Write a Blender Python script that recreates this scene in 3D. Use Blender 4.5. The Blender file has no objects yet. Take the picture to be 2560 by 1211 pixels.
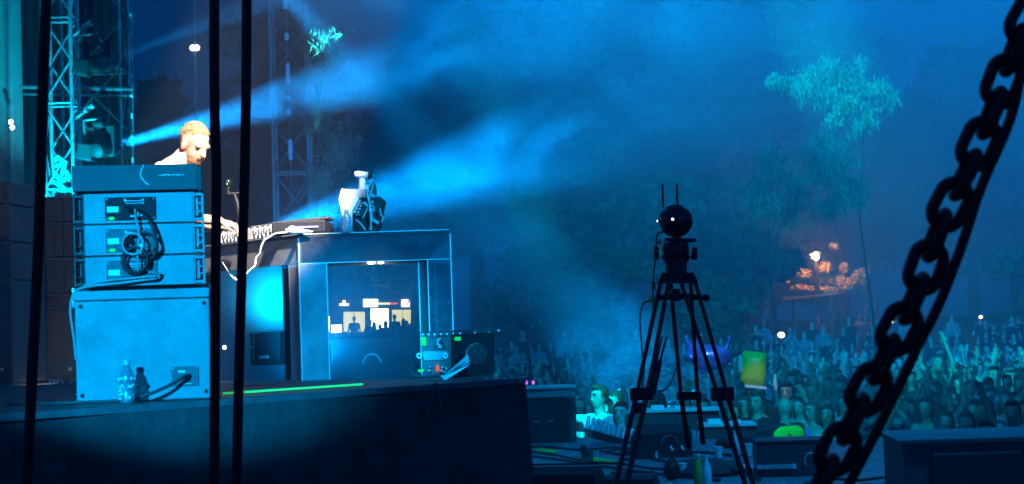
import bpy, bmesh, math, random
import numpy as np
from mathutils import Vector, Matrix, Quaternion
R = math.radians
rnd = random.Random(7)
sc = bpy.context.scene
col = sc.collection

# ---------------------------------------------------------------- camera
F, CX, CY = 4500.0, 1280.0, 605.5          # focal length and centre in photo pixels (2560 x 1211)
CAM = Vector((0, 0, 2.70))
PITCH, ROLL = math.atan(216/4500), R(1.9)
_f = Vector((0, math.cos(PITCH), math.sin(PITCH)))
_u0 = Vector((0, -math.sin(PITCH), math.cos(PITCH)))
_r0 = Vector((1, 0, 0))
_r = _r0*math.cos(ROLL) - _u0*math.sin(ROLL)
_u = _r0*math.sin(ROLL) + _u0*math.cos(ROLL)
cd = bpy.data.cameras.new('camera')
cam = bpy.data.objects.new('camera', cd); col.objects.link(cam)
cam.matrix_world = Matrix(((_r.x, _u.x, -_f.x, CAM.x), (_r.y, _u.y, -_f.y, CAM.y), (_r.z, _u.z, -_f.z, CAM.z), (0, 0, 0, 1)))
cd.sensor_width = 36; cd.lens = F/2560*36; cd.clip_start = .05; cd.clip_end = 1000
cd.dof.use_dof = True; cd.dof.focus_distance = 11.0; cd.dof.aperture_fstop = 26
sc.camera = cam
def W(px, py, d):
    return CAM + (_f + _r*((px-CX)/F) - _u*((py-CY)/F))*d
def G(px, py, z):
    v = _f + _r*((px-CX)/F) - _u*((py-CY)/F)
    return CAM + v*((z-CAM.z)/v.z)
GROUND, STAGE, DECK = 0.0, 1.58, 2.43

# ---------------------------------------------------------------- night sky and exposure
w = bpy.data.worlds.new('World'); sc.world = w; w.use_nodes = True
nt = w.node_tree; nt.nodes.clear()
o_ = nt.nodes.new('ShaderNodeOutputWorld'); b_ = nt.nodes.new('ShaderNodeBackground')
b_.inputs[0].default_value = (.0, .054, .235, 1); b_.inputs[1].default_value = 1.0
nt.links.new(b_.outputs[0], o_.inputs[0])
vs = sc.view_settings
vs.view_transform = 'Standard'; vs.look = 'None'; vs.exposure = 0; vs.gamma = 1
sc.cycles.use_denoising = True
sc.cycles.volume_step_rate = 3.0
sc.cycles.volume_max_steps = 64
sc.cycles.use_adaptive_sampling = True; sc.cycles.adaptive_threshold = .025
sc.cycles.max_bounces = 6; sc.cycles.transparent_max_bounces = 12
sc.cycles.volume_bounces = 0
sc.cycles.sample_clamp_indirect = 4.0

# ---------------------------------------------------------------- the stage lamps
def spot(name, loc, target, watts, color, angle, blend=.4, radius=.06):
    l = bpy.data.lights.new(name, 'SPOT'); l.energy = watts; l.color = color
    l.spot_size = R(angle); l.spot_blend = blend; l.shadow_soft_size = radius
    o = bpy.data.objects.new(name, l); col.objects.link(o); o.location = loc
    o.rotation_euler = (Vector(target)-Vector(loc)).to_track_quat('-Z', 'Y').to_euler()
    return o
def point(name, loc, watts, color, radius=.05):
    l = bpy.data.lights.new(name, 'POINT'); l.energy = watts; l.color = color; l.shadow_soft_size = radius
    o = bpy.data.objects.new(name, l); col.objects.link(o); o.location = loc
    return o
MH1, MH2, MH3 = W(258, 158, 19), W(268, 370, 19), W(585, 605, 16)
T1, T2, T3 = W(900, -85, 27), W(1500, 30, 34), W(1500, 320, 27)
BEAM = (.0, .34, 1)
spot('beam_lamp', MH1 + (T1-MH1).normalized()*.22, T1, 0.26e5, BEAM, 4.6, .8, .04)
spot('beam_lamp', MH2 + (T2-MH2).normalized()*.22, T2, 1.2e5, BEAM, 9.5, 1, .04)
spot('beam_lamp', MH3 + (T3-MH3).normalized()*.25, T3, 1.1e5, BEAM, 11, 1, .05)
# follow spot on the performer, from the front roof truss
spot('follow_spot', (1.6, 5.6, 9.4), W(590, 460, 11.1), 2.9e4, (1, .84, .70), 10.2, .35, .05)
# blue profile lamp on the speaker stack, from the side truss behind the camera
spot('profile_lamp', (-3.6, -3, 5.2), W(455, 790, 8.4), 18500, (.0, .43, 1), 8.0, .45, .04)
spot('side_wash_lamp', (3.5, 3.0, 6.2), W(980, 720, 10.8), 8500, (.0, .42, 1), 13, .6, .05)
# cyan lamp on the left truss, from the floor
spot('truss_lamp', W(85, 640, 17.6), W(160, 380, 19), 1000, (.0, .70, 1), 50, .6, .05)
# washes over the crowd from the front roof truss
spot('crowd_wash_lamp', (-5.0, 14.5, 9.5), (7, 34, 11.5), 16e4, (.0, .35, 1), 58, 1, .15)
spot('crowd_wash_lamp', (5.5, 12.0, 10.0), (11, 34, 11.0), 17e4, (.0, .33, 1), 62, 1, .15)
spot('crowd_beam_lamp', W(600, -140, 33), W(1640, 985, 25), 1.1e5, (.0, .37, 1), 9, .9, .08)
spot('crowd_beam_lamp', (-1.5, 13.5, 8.5), W(1500, 985, 21.4), 2.0e4, (.0, .78, 1), 5.0, .4, .05)
spot('crowd_beam_lamp', (1.0, 13.5, 8.5), W(2400, 905, 31), 3.0e4, (.0, .80, 1), 9, .5, .05)
spot('tree_beam_lamp', W(790, 330, 33.6), W(805, 92, 34.7), 3600, (.03, .80, .85), 22, .5, .05)
spot('crowd_front_fill', (0.5, 13.0, 9.0), (4.0, 25, 1.2), 5200, (.0, .50, .95), 50, 1, .1)  # added fill to brighten the near rows of the crowd
spot('tree_beam_lamp', (-3, 14, 7), W(2110, 230, 36), 1.5e4, (.02, .58, .85), 5.6, .9, .05)
spot('stage_wash_lamp', (4.5, 9.5, 9), G(1650, 1150, STAGE), 2300, (.0, .36, 1), 60, .8, .1)
spot('front_row_fill', (2.5, 10.5, 8.5), W(1905, 955, 23), 1900, (.85, .95, .5), 3.6, .7, .05)  # added pin spot that brings out the yellow of balloon and vest
spot('front_row_fill', (2.4, 10.5, 8.5), W(1765, 885, 24), 6000, (.10, .40, 1), 2.8, .7, .05)  # added spot to brighten the violet balloon
spot('front_row_fill', (2.6, 10.5, 8.5), W(1950, 1025, 21.5), 3600, (.0, .62, .9), 7, .8, .05)  # added fill on the faces of the front row
spot('desk_haze_fill', W(800, 885, 12.6), W(1010, 700, 26), 19000, (.0, .36, 1), 24, .9, .08)  # added unseen lamp that makes the haze glow under the desk
spot('left_wash_lamp', (-2.2, 7.2, 9.0), W(150, 690, 13.6), 420, (1, .78, .62), 10, .8, .06)

# ---------------------------------------------------------------- materials
MATS = {}
def mat(name, c, rough=.6, metal=0.0, var=.18, scale=9.0, bump=0.0, emit=None, estr=0.0, alpha=None, spec=.5, rand=None):
    if name in MATS: return MATS[name]
    m = bpy.data.materials.new(name); m.use_nodes = True; MATS[name] = m
    t = m.node_tree; N = t.nodes; L = t.links
    p = N['Principled BSDF']
    p.inputs['Roughness'].default_value = rough; p.inputs['Metallic'].default_value = metal
    p.inputs['Specular IOR Level'].default_value = spec
    p.inputs['Base Color'].default_value = (*c, 1)
    if rand:
        oi = N.new('ShaderNodeObjectInfo'); cr = N.new('ShaderNodeValToRGB')
        cr.color_ramp.interpolation = 'CONSTANT'
        e = cr.color_ramp.elements
        e[0].color = (*rand[0], 1); e[1].position = 1/len(rand); e[1].color = (*rand[1], 1)
        for k in range(2, len(rand)):
            q = e.new(k/len(rand)); q.color = (*rand[k], 1)
        L.new(oi.outputs['Random'], cr.inputs[0]); L.new(cr.outputs[0], p.inputs['Base Color'])
    elif var > 0:
        tc = N.new('ShaderNodeTexCoord'); n = N.new('ShaderNodeTexNoise')
        n.inputs['Scale'].default_value = scale; n.inputs['Detail'].default_value = 6
        n.inputs['Roughness'].default_value = .7
        r = N.new('ShaderNodeValToRGB')
        r.color_ramp.elements[0].position = .3; r.color_ramp.elements[1].position = .7
        r.color_ramp.elements[0].color = (*[x*(1-var) for x in c], 1)
        r.color_ramp.elements[1].color = (*[min(1, x*(1+var)) for x in c], 1)
        L.new(tc.outputs['Object'], n.inputs['Vector']); L.new(n.outputs['Fac'], r.inputs[0])
        L.new(r.outputs[0], p.inputs['Base Color'])
        if bump:
            bm_ = N.new('ShaderNodeBump'); bm_.inputs['Strength'].default_value = bump; bm_.inputs['Distance'].default_value = .01
            n2 = N.new('ShaderNodeTexNoise'); n2.inputs['Scale'].default_value = scale*6; n2.inputs['Detail'].default_value = 4
            L.new(tc.outputs['Object'], n2.inputs['Vector'])
            L.new(n2.outputs['Fac'], bm_.inputs['Height']); L.new(bm_.outputs[0], p.inputs['Normal'])
    if emit:
        p.inputs['Emission Color'].default_value = (*emit, 1); p.inputs['Emission Strength'].default_value = estr
    if alpha is not None:
        p.inputs['Alpha'].default_value = alpha
    return m
BARKD = None
def acrylic(name, tint, clear, rough=.06, dust=.12, dscale=14):
    m = bpy.data.materials.new(name); m.use_nodes = True; MATS[name] = m
    t = m.node_tree; N = t.nodes; L = t.links; N.clear()
    o = N.new('ShaderNodeOutputMaterial')
    tr = N.new('ShaderNodeBsdfTransparent'); tr.inputs[0].default_value = (*tint, 1)
    gl = N.new('ShaderNodeBsdfGlossy'); gl.inputs[0].default_value = (.9, .95, 1, 1); gl.inputs['Roughness'].default_value = rough
    df = N.new('ShaderNodeBsdfDiffuse'); df.inputs[0].default_value = (.35, .4, .45, 1)
    a = N.new('ShaderNodeMixShader'); b = N.new('ShaderNodeMixShader')
    tc = N.new('ShaderNodeTexCoord'); n = N.new('ShaderNodeTexNoise'); n.inputs['Scale'].default_value = dscale; n.inputs['Detail'].default_value = 8
    v = N.new('ShaderNodeTexVoronoi'); v.inputs['Scale'].default_value = 42
    r = N.new('ShaderNodeMapRange'); r.inputs[1].default_value = .35; r.inputs[2].default_value = .75; r.inputs[3].default_value = dust*.6; r.inputs[4].default_value = dust*1.6
    s = N.new('ShaderNodeMath'); s.operation = 'LESS_THAN'; s.inputs[1].default_value = .12
    n3 = N.new('ShaderNodeTexNoise'); n3.inputs['Scale'].default_value = 5
    g3 = N.new('ShaderNodeMath'); g3.operation = 'GREATER_THAN'; g3.inputs[1].default_value = .55
    mu = N.new('ShaderNodeMath'); mu.operation = 'MULTIPLY'
    ad = N.new('ShaderNodeMath'); ad.operation = 'ADD'; ad.use_clamp = True
    for q in (n, v, n3): L.new(tc.outputs['Object'], q.inputs['Vector'])
    L.new(n.outputs['Fac'], r.inputs[0]); L.new(v.outputs['Distance'], s.inputs[0])
    L.new(n3.outputs['Fac'], g3.inputs[0]); L.new(s.outputs[0], mu.inputs[0]); L.new(g3.outputs[0], mu.inputs[1])
    L.new(r.outputs[0], ad.inputs[0]); L.new(mu.outputs[0], ad.inputs[1])
    a.inputs[0].default_value = clear
    L.new(gl.outputs[0], a.inputs[1]); L.new(tr.outputs[0], a.inputs[2])
    L.new(ad.outputs[0], b.inputs[0]); L.new(a.outputs[0], b.inputs[1]); L.new(df.outputs[0], b.inputs[2])
    L.new(b.outputs[0], o.inputs[0])
    return m
BLACK = mat('black_paint', (.012, .012, .013), .55, 0, .3, 14, .2)
RUBBER = mat('black_rubber', (.008, .008, .009), .6, 0, .3, 30, .2)
DGREY = mat('dark_grey_paint', (.045, .045, .047), .55, 0, .25, 12, .2)
BROWNGREY = mat('brown_grey_paint', (.085, .08, .077), .55, 0, .25, 12, .25)
CAB = mat('speaker_cabinet_paint', (.30, .30, .31), .7, 0, .2, 6, .5, spec=.25)
CABD = mat('shaded_lid_paint', (.085, .085, .09), .7, 0, .2, 8, .4, spec=.25)  # darker copy of the cabinet paint, for shade above the lamp's pool
PLATE = mat('connector_plate', (.022, .023, .026), .75, 0, .2, 14, spec=.15)
PLATE2 = mat('worn_connector_plate', (.13, .13, .14), .7, 0, .25, 14, spec=.2)
STEEL = mat('steel', (.5, .5, .5), .35, .8, .2, 20)
ALU = mat('aluminium', (.62, .62, .63), .4, .55, .18, 14)
ALUD = mat('dull_aluminium', (.25, .25, .26), .5, .4, .25, 10)
CHAIN = mat('chain_steel', (.03, .028, .026), .42, .6, .5, 60, .4)
WHITE = mat('white_plastic', (.78, .78, .78), .4, 0, .05, 10)
SHIRT = mat('white_cotton', (.8, .8, .79), .9, 0, .06, 12, .3)
SKIN = mat('fair_skin', (.62, .38, .28), .5, 0, .08, 18, .1)
HAIRB = mat('fair_hair', (.30, .20, .10), .6, 0, .45, 60, .6)
LABELW = mat('label_white', (.75, .78, .8), .5, 0, .1, 30)
STICK = mat('green_sticker', (.12, .85, .05), .6, 0, .08, 20)
REDP = mat('red_plastic', (.75, .05, .02), .45, 0, .1, 20)
DRAPE = mat('black_cloth', (.075, .078, .082), .9, 0, .3, 5, .5)
DECKM = mat('stage_deck_paint', (.05, .046, .045), .5, 0, .4, 3, .3)
FLOORM = mat('stage_floor_paint', (.17, .175, .18), .55, 0, .35, 4, .35)
GRASS = mat('trampled_ground', (.035, .04, .025), .95, 0, .4, 1.2, .5)
EDGE = mat('pale_edge_glow', (.75, .9, .92), .2, 0, .1, 12)  # pale colour stands in for the glow of edge-lit acrylic
CABLEG = mat('grey_cable', (.32, .32, .31), .5, 0, .1, 20)
GLASS1 = acrylic('smoked_acrylic', (.32, .42, .5), .72, .08, .10)
GLASS2 = acrylic('lit_acrylic', (.30, .5, .6), .45, .10, .75, 5)  # paler diffuse copy: the lit look of the leg is put into it
BLACKG = mat('black_acrylic', (.05, .05, .055), .18, 0, .35, 6)
GREYG = mat('grey_acrylic', (.36, .36, .38), .35, 0, .3, 5)
LEAF = mat('leaves', (.055, .085, .03), .7, 0, .5, 1.5)
LEAFM = mat('mint_lit_leaves', (.32, .36, .30), .6, 0, .4, 4)  # paler leaf copy, the beam's light put into its colour
LEAFL = mat('beam_lit_leaves', (.12, .16, .06), .7, 0, .5, 2.5)  # lighter copy of the leaves, painted for the beam-lit crown
BARK = mat('bark', (.06, .045, .03), .9, 0, .4, 6, .6)
def emis(name, c, s): return mat(name, c, .5, 0, 0, emit=c, estr=s)
BULB = emis('warm_bulb', (1, .82, .70), 14)

# ---------------------------------------------------------------- mesh helpers
class MB:
    def __init__(s): s.v = []; s.f = []; s.m = []; s.k = 0
    def add(s, vs, fs, k=None):
        b = len(s.v); s.v += [tuple(x) for x in vs]
        s.f += [tuple(b+i for i in q) for q in fs]; s.m += [s.k if k is None else k]*len(fs); return s
    def box(s, c, d, rot=None, k=None, bev=0.0):
        c = Vector(c); M = rot.to_matrix() if isinstance(rot, Quaternion) else (rot or Matrix.Identity(3))
        h = [x/2 for x in d]
        if bev <= 0:
            vs = [c + M @ Vector((x*h[0], y*h[1], z*h[2])) for x in (-1, 1) for y in (-1, 1) for z in (-1, 1)]
            return s.add(vs, [(0, 1, 3, 2), (4, 6, 7, 5), (0, 4, 5, 1), (2, 3, 7, 6), (0, 2, 6, 4), (1, 5, 7, 3)], k)
        bm = bmesh.new(); bmesh.ops.create_cube(bm, size=1)
        for v in bm.verts: v.co = Vector((v.co.x*d[0], v.co.y*d[1], v.co.z*d[2]))
        bmesh.ops.bevel(bm, geom=bm.edges[:], offset=bev, segments=2, affect='EDGES', profile=.5)
        bm.verts.index_update()
        s.add([c + M @ v.co for v in bm.verts], [[v.index for v in f.verts] for f in bm.faces], k); bm.free(); return s
    def tube(s, pts, r, seg=8, k=None, cap=True):
        pts = [Vector(p) for p in pts]; n = len(pts)
        rr = r if isinstance(r, (list, tuple)) else [r]*n
        t0 = (pts[1]-pts[0]).normalized()
        a = t0.orthogonal().normalized(); vs = []
        for i, p in enumerate(pts):
            t = (pts[min(i+1, n-1)]-pts[max(i-1, 0)])
            t = t.normalized() if t.length > 1e-9 else t0
            a = (a - t*a.dot(t)); a = a.normalized() if a.length > 1e-6 else t.orthogonal().normalized()
            b = t.cross(a)
            for j in range(seg):
                q = 2*math.pi*j/seg; vs.append(p + (a*math.cos(q)+b*math.sin(q))*rr[i])
        fs = [(i*seg+j, i*seg+(j+1) % seg, (i+1)*seg+(j+1) % seg, (i+1)*seg+j) for i in range(n-1) for j in range(seg)]
        if cap: fs += [tuple(range(seg-1, -1, -1)), tuple((n-1)*seg+j for j in range(seg))]
        return s.add(vs, fs, k)
    def ball(s, c, r, seg=12, rings=8, k=None, sc=(1, 1, 1), rot=None):
        c = Vector(c); M = rot or Matrix.Identity(3); vs = []; fs = []
        for i in range(rings+1):
            th = math.pi*i/rings
            for j in range(seg):
                ph = 2*math.pi*j/seg
                vs.append(c + M @ Vector((r*sc[0]*math.sin(th)*math.cos(ph), r*sc[1]*math.sin(th)*math.sin(ph), r*sc[2]*math.cos(th))))
        for i in range(rings):
            for j in range(seg): fs.append((i*seg+j, (i+1)*seg+j, (i+1)*seg+(j+1) % seg, i*seg+(j+1) % seg))
        return s.add(vs, fs, k)
    def prism(s, pts, ext, k=None):
        pts = [Vector(p) for p in pts]; n = len(pts); e = Vector(ext)
        vs = pts + [p+e for p in pts]
        fs = [tuple(range(n-1, -1, -1)), tuple(range(n, 2*n))] + [(i, (i+1) % n, n+(i+1) % n, n+i) for i in range(n)]
        return s.add(vs, fs, k)
    def lathe(s, c, prof, axis=(0, 0, 1), seg=16, k=None):
        a = Vector(axis).normalized(); pts = [Vector(c)+a*h for _, h in prof]
        return s.tube(pts, [max(r, 1e-4) for r, _ in prof], seg, k)
    def build(s, name, m, parent=None, smooth=False, loc=None):
        me = bpy.data.meshes.new(name); me.from_pydata(s.v, [], s.f)
        for x in (m if isinstance(m, (list, tuple)) else [m]): me.materials.append(x)
        if any(s.m): me.polygons.foreach_set('material_index', s.m)
        bm = bmesh.new(); bm.from_mesh(me); bmesh.ops.recalc_face_normals(bm, faces=bm.faces); bm.to_mesh(me); bm.free()
        if smooth:
            me.polygons.foreach_set('use_smooth', [True]*len(me.polygons))
            if smooth != 'all': me.set_sharp_from_angle(angle=R(40))
        me.update()
        return put(name, me, parent)
def put(name, me, parent=None):
    o = bpy.data.objects.new(name, me); col.objects.link(o)
    if parent:
        o.parent = parent
        o.matrix_parent_inverse = world_of(parent).inverted()
    return o
def world_of(o):
    m = Matrix.LocRotScale(o.location, o.rotation_euler, o.scale)
    return (world_of(o.parent) @ o.matrix_parent_inverse @ m) if o.parent else m
def tag(o, label=None, cat=None, group=None, kind=None):
    if label: o['label'] = label
    if cat: o['category'] = cat
    if group: o['group'] = group
    if kind: o['kind'] = kind
    return o
def thing(name, loc, label, cat, group=None):
    o = bpy.data.objects.new(name, None); col.objects.link(o); o.location = loc; o.empty_display_size = .1
    return tag(o, label, cat, group)
def copy_tree(o, parent=None):
    c = o.copy(); col.objects.link(c)
    if parent: c.parent = parent
    for ch in [x for x in KIDS.get(o.name, o.children)]: copy_tree(ch, c)
    return c
KIDS = {}
def yaw(a): return Matrix.Rotation(a, 3, 'Z')
def arc(p, q, sag, n=10, side=Vector((0, 0, -1))):
    p, q = Vector(p), Vector(q)
    return [p.lerp(q, i/n) + side*sag*4*(i/n)*(1-i/n) for i in range(n+1)]
def smooth_path(pts, n=6):
    pts = [Vector(p) for p in pts]; P = [pts[0]]+pts+[pts[-1]]; out = []
    for i in range(1, len(P)-2):
        for j in range(n):
            t = j/n; a, b, c, d = P[i-1], P[i], P[i+1], P[i+2]
            out.append(.5*((2*b)+(c-a)*t+(2*a-5*b+4*c-d)*t*t+(3*b-a-3*c+d)*t**3))
    return out+[pts[-1]]

# ---------------------------------------------------------------- ground, stage, riser
def terrain(x, y):
    t = min(1, max(0, (y-46)/34)); return 2.6*t*t*(3-2*t)
mb = MB(); nx, ny = 40, 60
xs = [-220+440*i/nx for i in range(nx+1)]; ys = [-40+420*(j/ny)**1.3 for j in range(ny+1)]
mb.add([(x, y, terrain(x, y)) for y in ys for x in xs],
       [(j*(nx+1)+i, j*(nx+1)+i+1, (j+1)*(nx+1)+i+1, (j+1)*(nx+1)+i) for j in range(ny) for i in range(nx)])
tag(mb.build('ground', GRASS, smooth='all'), kind='structure')

sA, sB = G(1200, 1094, STAGE), G(2330, 1104, STAGE)
sdir = (sB-sA).normalized(); sn = Vector((sdir.y, -sdir.x, 0))      # sn points towards the camera
mb = MB()
p0 = sA - sdir*9; p1 = sB + sdir*.6
cor = [p0, p1, p1 + sn*16, p0 + sn*16]
mb.prism([(p.x, p.y, STAGE-.02) for p in cor], (0, 0, -1.5))
stage = tag(mb.build('stage', BLACK), kind='structure')
pm = MB().box((0, 0, 0), (1.985, .985, .03), bev=.004)
first = pm.build('deck_panel', FLOORM, stage)
ang = math.atan2(sdir.y, sdir.x)
me_ = first.data; bpy.data.objects.remove(first)
for i in range(-1, 5):
    for j in range(0, 8):
        c = sA + sdir*(-1.0 + i*2.0 + (j % 2)*.7) + sn*(.5+j)
        o = put('deck_panel', me_, stage)
        o.location = (c.x, c.y, STAGE-.012+rnd.uniform(-.0035, .0035)); o.rotation_euler = (rnd.uniform(-.002, .002), 0, ang)

rA, rB = G(0, 1035, DECK), G(1310, 945, DECK)
rdir = (rB-rA).normalized(); rn = Vector((-rdir.y, rdir.x, 0))
rA2 = rA - rdir*4
far = None
for k in range(1, 400):
    q = rB + rn*(k*.05)
    v = q-CAM; px = CX+F*v.dot(_r)/v.dot(_f); py = CY-F*v.dot(_u)/v.dot(_f)
    if py < 906: far = k*.05; break
far = far or 5
rC, rD = rB + rn*far, rA2 + rn*(far+2.5)
mb = MB(); mb.prism([(p.x, p.y, DECK) for p in (rA2, rB, rC, rD)], (0, 0, -.12))
riser = tag(mb.build('riser', DECKM), kind='structure')
def skirt(p, q, name, amp, per):
    L = (q-p).length; n = int(L/.03); d = (q-p)/L; nn = Vector((d.y, -d.x, 0)); m = MB(); rows = 7
    vs = []
    for j in range(rows):
        t = j/(rows-1)
        for i in range(n+1):
            u = i/n*L
            a = amp*(t**.7)*(math.sin(u*per)+.5*math.sin(u*per*1.9+1.3)+.4*math.sin(u*per*.43+t*1.5))
            c = p + d*u + nn*(a+.012+.05*t*t)
            sagz = .012*math.sin(u*2.1)
            vs.append((c.x, c.y, DECK-.035-sagz*(1-t) - t*(DECK-.035-STAGE)))
    m.add(vs, [(j*(n+1)+i, j*(n+1)+i+1, (j+1)*(n+1)+i+1, (j+1)*(n+1)+i) for j in range(rows-1) for i in range(n)])
    return m.build(name, DRAPE, riser, smooth='all')
skirt(rA2, rB, 'cloth_skirt', .020, 8)
skirt(rB, rC, 'cloth_skirt', .035, 14)
# aluminium lip along the riser edge and glowing marker tape on it
MB().box(((rA2+rB)/2 + Vector((0, 0, DECK-.017 - (rA2.z+rB.z)/2))) if False else Vector(((rA2.x+rB.x)/2, (rA2.y+rB.y)/2, DECK-.016))-rn*.008,
         ((rB-rA2).length, .012, .03), yaw(math.atan2(rdir.y, rdir.x))).build('edge_trim', ALUD, riser)
tA, tB = G(560, 990.5, DECK), G(905, 967, DECK)
mid = (tA+tB)/2
tape = MB().box((mid.x, mid.y, DECK+.012), ((tB-tA).length, .016, .010), yaw(math.atan2((tB-tA).y, (tB-tA).x))).build('light_strip', emis('green_glow', (.02, 1, .22), .55))
tag(tape, 'glowing green marker strip lying along the edge of the riser', 'light strip')
c = G(640, 966, DECK)
pt = MB().prism([(c.x-.07, c.y-.07, DECK+.004), (c.x+.10, c.y-.02, DECK+.004), (c.x+.08, c.y+.05, DECK+.004), (c.x-.05, c.y+.03, DECK+.004)], (0, 0, .003)).build('tape_or_light_patch', mat('magenta_light_patch', (.7, .03, .2), .6))  # flat magenta patch painted for red light falling on the deck
tag(pt, 'small magenta patch painted for a pool of red light on the riser floor by the table leg', 'tape')
# cords hanging down the cloth
for (xs_, lab) in (((1088, 1040, 1095), 'left'), ((1091, 1097, 1093), 'right')):
    a = W(xs_[0], 958, 9.06); b = W(xs_[1], 1215, 8.86)
    o = MB().tube(arc(a, b, .03, 10, Vector((1, -.6, 0)) if lab == 'right' else Vector((-.3, -.6, 0))), .006, 6).build('cord', mat('thin_cord', (.10, .10, .105), .7), smooth=True)
    tag(o, f'thin cord hanging down the black riser cloth, {lab} one of the pair', 'cord', 'cords hanging down the riser cloth')

# ---------------------------------------------------------------- near black cables
def near_cable(pts, d, wpx, label):
    p = smooth_path([W(x, y, d) for x, y in pts], 6)
    r = wpx/2*d/F
    tag(MB().tube(p, r, 12).build('black_cable', RUBBER, smooth=True), label, 'cable', 'black cables hanging near the camera')
near_cable([(118, -40), (108, 200), (97, 600), (82, 900), (66, 1250)], 2.6, 27, 'black cable hanging nearest the left edge, slanting down across the dark speakers')
near_cable([(536, -40), (536, 200), (538, 330), (541, 430), (539, 700), (537, 1000), (536, 1250)], 2.5, 25, 'upright black cable hanging just right of the blue speaker stack')
near_cable([(617, -40), (615, 250), (610, 500), (601, 800), (590, 1250)], 2.55, 25, 'slanting black cable hanging in front of the desk gear')

# ---------------------------------------------------------------- chain
ch = [(2575, 40), (2540, 114), (2483, 274), (2421, 421), (2349, 570), (2292, 730), (2213, 892), (2128, 1058), (2052, 1210), (1990, 1340)]
axis_pts = smooth_path([W(x, y, 1.20-.0001*i*12) for i, (x, y) in enumerate(ch)], 24)
ln = [0]
for a, b in zip(axis_pts, axis_pts[1:]): ln.append(ln[-1]+(b-a).length)
def at_len(s):
    for i in range(len(ln)-1):
        if ln[i+1] >= s:
            t = (s-ln[i])/(ln[i+1]-ln[i]); return axis_pts[i].lerp(axis_pts[i+1], t), (axis_pts[i+1]-axis_pts[i]).normalized()
    return axis_pts[-1], (axis_pts[-1]-axis_pts[-2]).normalized()
pitch = 0.0224; br = .0042
lm = MB(); path = []
hw = .0100; hl = pitch/2-.0055
for i in range(28):
    a = 2*math.pi*i/28
    path.append((hw*math.sin(a), 0, (hl if math.cos(a) > 0 else -hl) + .0098*math.cos(a)))
path.append(path[0]); path.append(path[1])
lm.tube(path, br, 12, cap=False)
chain = thing('chain', axis_pts[0], 'thick dark steel hoist chain slanting down the right side', 'chain')
l0 = lm.build('link', CHAIN, smooth='all'); lme = l0.data; bpy.data.objects.remove(l0)
s, i = .003, 0
while s < ln[-1]:
    p, t = at_len(s)
    z = t; view = (p-CAM).normalized()
    y = (view - z*view.dot(z)).normalized(); x = y.cross(z)
    rot = Matrix((x, y, z)).transposed()
    rot = rot @ Matrix.Rotation(R(-15 if i % 2 == 0 else 75), 3, 'Z')
    o = put('link', lme, chain)
    o.rotation_euler = rot.to_euler(); o.location = p
    s += pitch; i += 1
sp = smooth_path([W(x, y, 1.26) for x, y in ((2610, -60), (2566, 110), (2528, 290), (2452, 470), (2404, 615), (2350, 755), (2298, 860), (2228, 1005), (2170, 1120), (2080, 1290))], 6)
tag(MB().tube(sp, .0038, 10).build('steel_rope', RUBBER, smooth=True), 'straight black wire rope running along the right of the chain', 'rope')

# ---------------------------------------------------------------- centre speaker stack (rear side towards the camera)
base = G(362, 1004, DECK); SD = base.y; SS = SD/F
def sx(px): return (px-362)*SS
st_rot = yaw(R(8.5))
def stack_pt(dx, dy, dz): return Vector((base.x, base.y, DECK)) + st_rot @ Vector((dx, dy, dz))
sub = thing('subwoofer', (base.x, base.y, DECK), 'large blue-lit subwoofer box at the bottom of the centre speaker stack', 'subwoofer')
MB().box(stack_pt(0, .30, .228), (.592, .60, .452), st_rot, bev=.012).build('cabinet', CAB, sub)
MB().box(stack_pt(-.005, .295, .477), (.602, .61, .042), st_rot, bev=.006).build('top_band', CAB, sub)
m = MB(); r9 = random.Random(9)
for k in range(60):
    ex = r9.random() < .5
    m.box(stack_pt(r9.uniform(-.28, .28) if not ex else r9.choice((-1, 1))*r9.uniform(.255, .29), -.0015, r9.uniform(.03, .44) if ex else r9.choice((r9.uniform(.015, .06), r9.uniform(.41, .44), r9.uniform(.05, .4)))),
          (r9.uniform(.003, .022), .002, r9.uniform(.001, .003)), st_rot @ Matrix.Rotation(r9.uniform(-1, 1), 3, 'Y'))
tag(m.build('scuff_mark', mat('scuff', (.45, .46, .47), .7, 0, .2, 30), sub), kind='stuff')
for dx_ in (-.27, .27):
    for dz_ in (.035, .43): MB().lathe(stack_pt(dx_, .0, dz_), [(.009, 0), (.009, .004), (.005, .006)], axis=st_rot @ Vector((0, -1, 0)), seg=10).build('corner_bolt', PLATE, sub, smooth=True)
MB().box(stack_pt(.18, -.003, .105), (.118, .008, .088), st_rot, bev=.002).build('connector_plate', PLATE2, sub)
m = MB()
for dx, dz in ((.128, .142), (.128, .068), (.232, .142), (.232, .068)): m.ball(stack_pt(dx, -.008, dz), .0035, 6, 4)
for k in range(4): m.box(stack_pt(.160+k*.014, -.0085, .072), (.008, .002, .004), st_rot)
m.box(stack_pt(.165, -.0085, .127), (.03, .002, .010), st_rot)
tag(m.build('plate_marking', LABELW, sub), kind='stuff')
MB().tube([stack_pt(.197, -.004, .104), stack_pt(.185, -.035, .102), stack_pt(.17, -.05, .098)], [.013, .011, .009], 10).build('plug', BLACK, sub, smooth=True)
for s_ in (-1, 1):
    m = MB().box(stack_pt(s_*.302, .05, .47), (.016, .05, .09), st_rot, bev=.003)
    m.ball(stack_pt(s_*.312, .05, .44), .008, 8, 6); m.build('side_bracket', STEEL if s_ < 0 else BLACK, sub, smooth=True)
cb = MB().tube(smooth_path([stack_pt(.17, -.05, .098), stack_pt(.08, -.09, .055), stack_pt(-.03, -.10, .02), stack_pt(-.15, -.06, .008), stack_pt(-.35, -.05, .008), stack_pt(-.6, .1, .008)]), .0075, 8)
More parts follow.
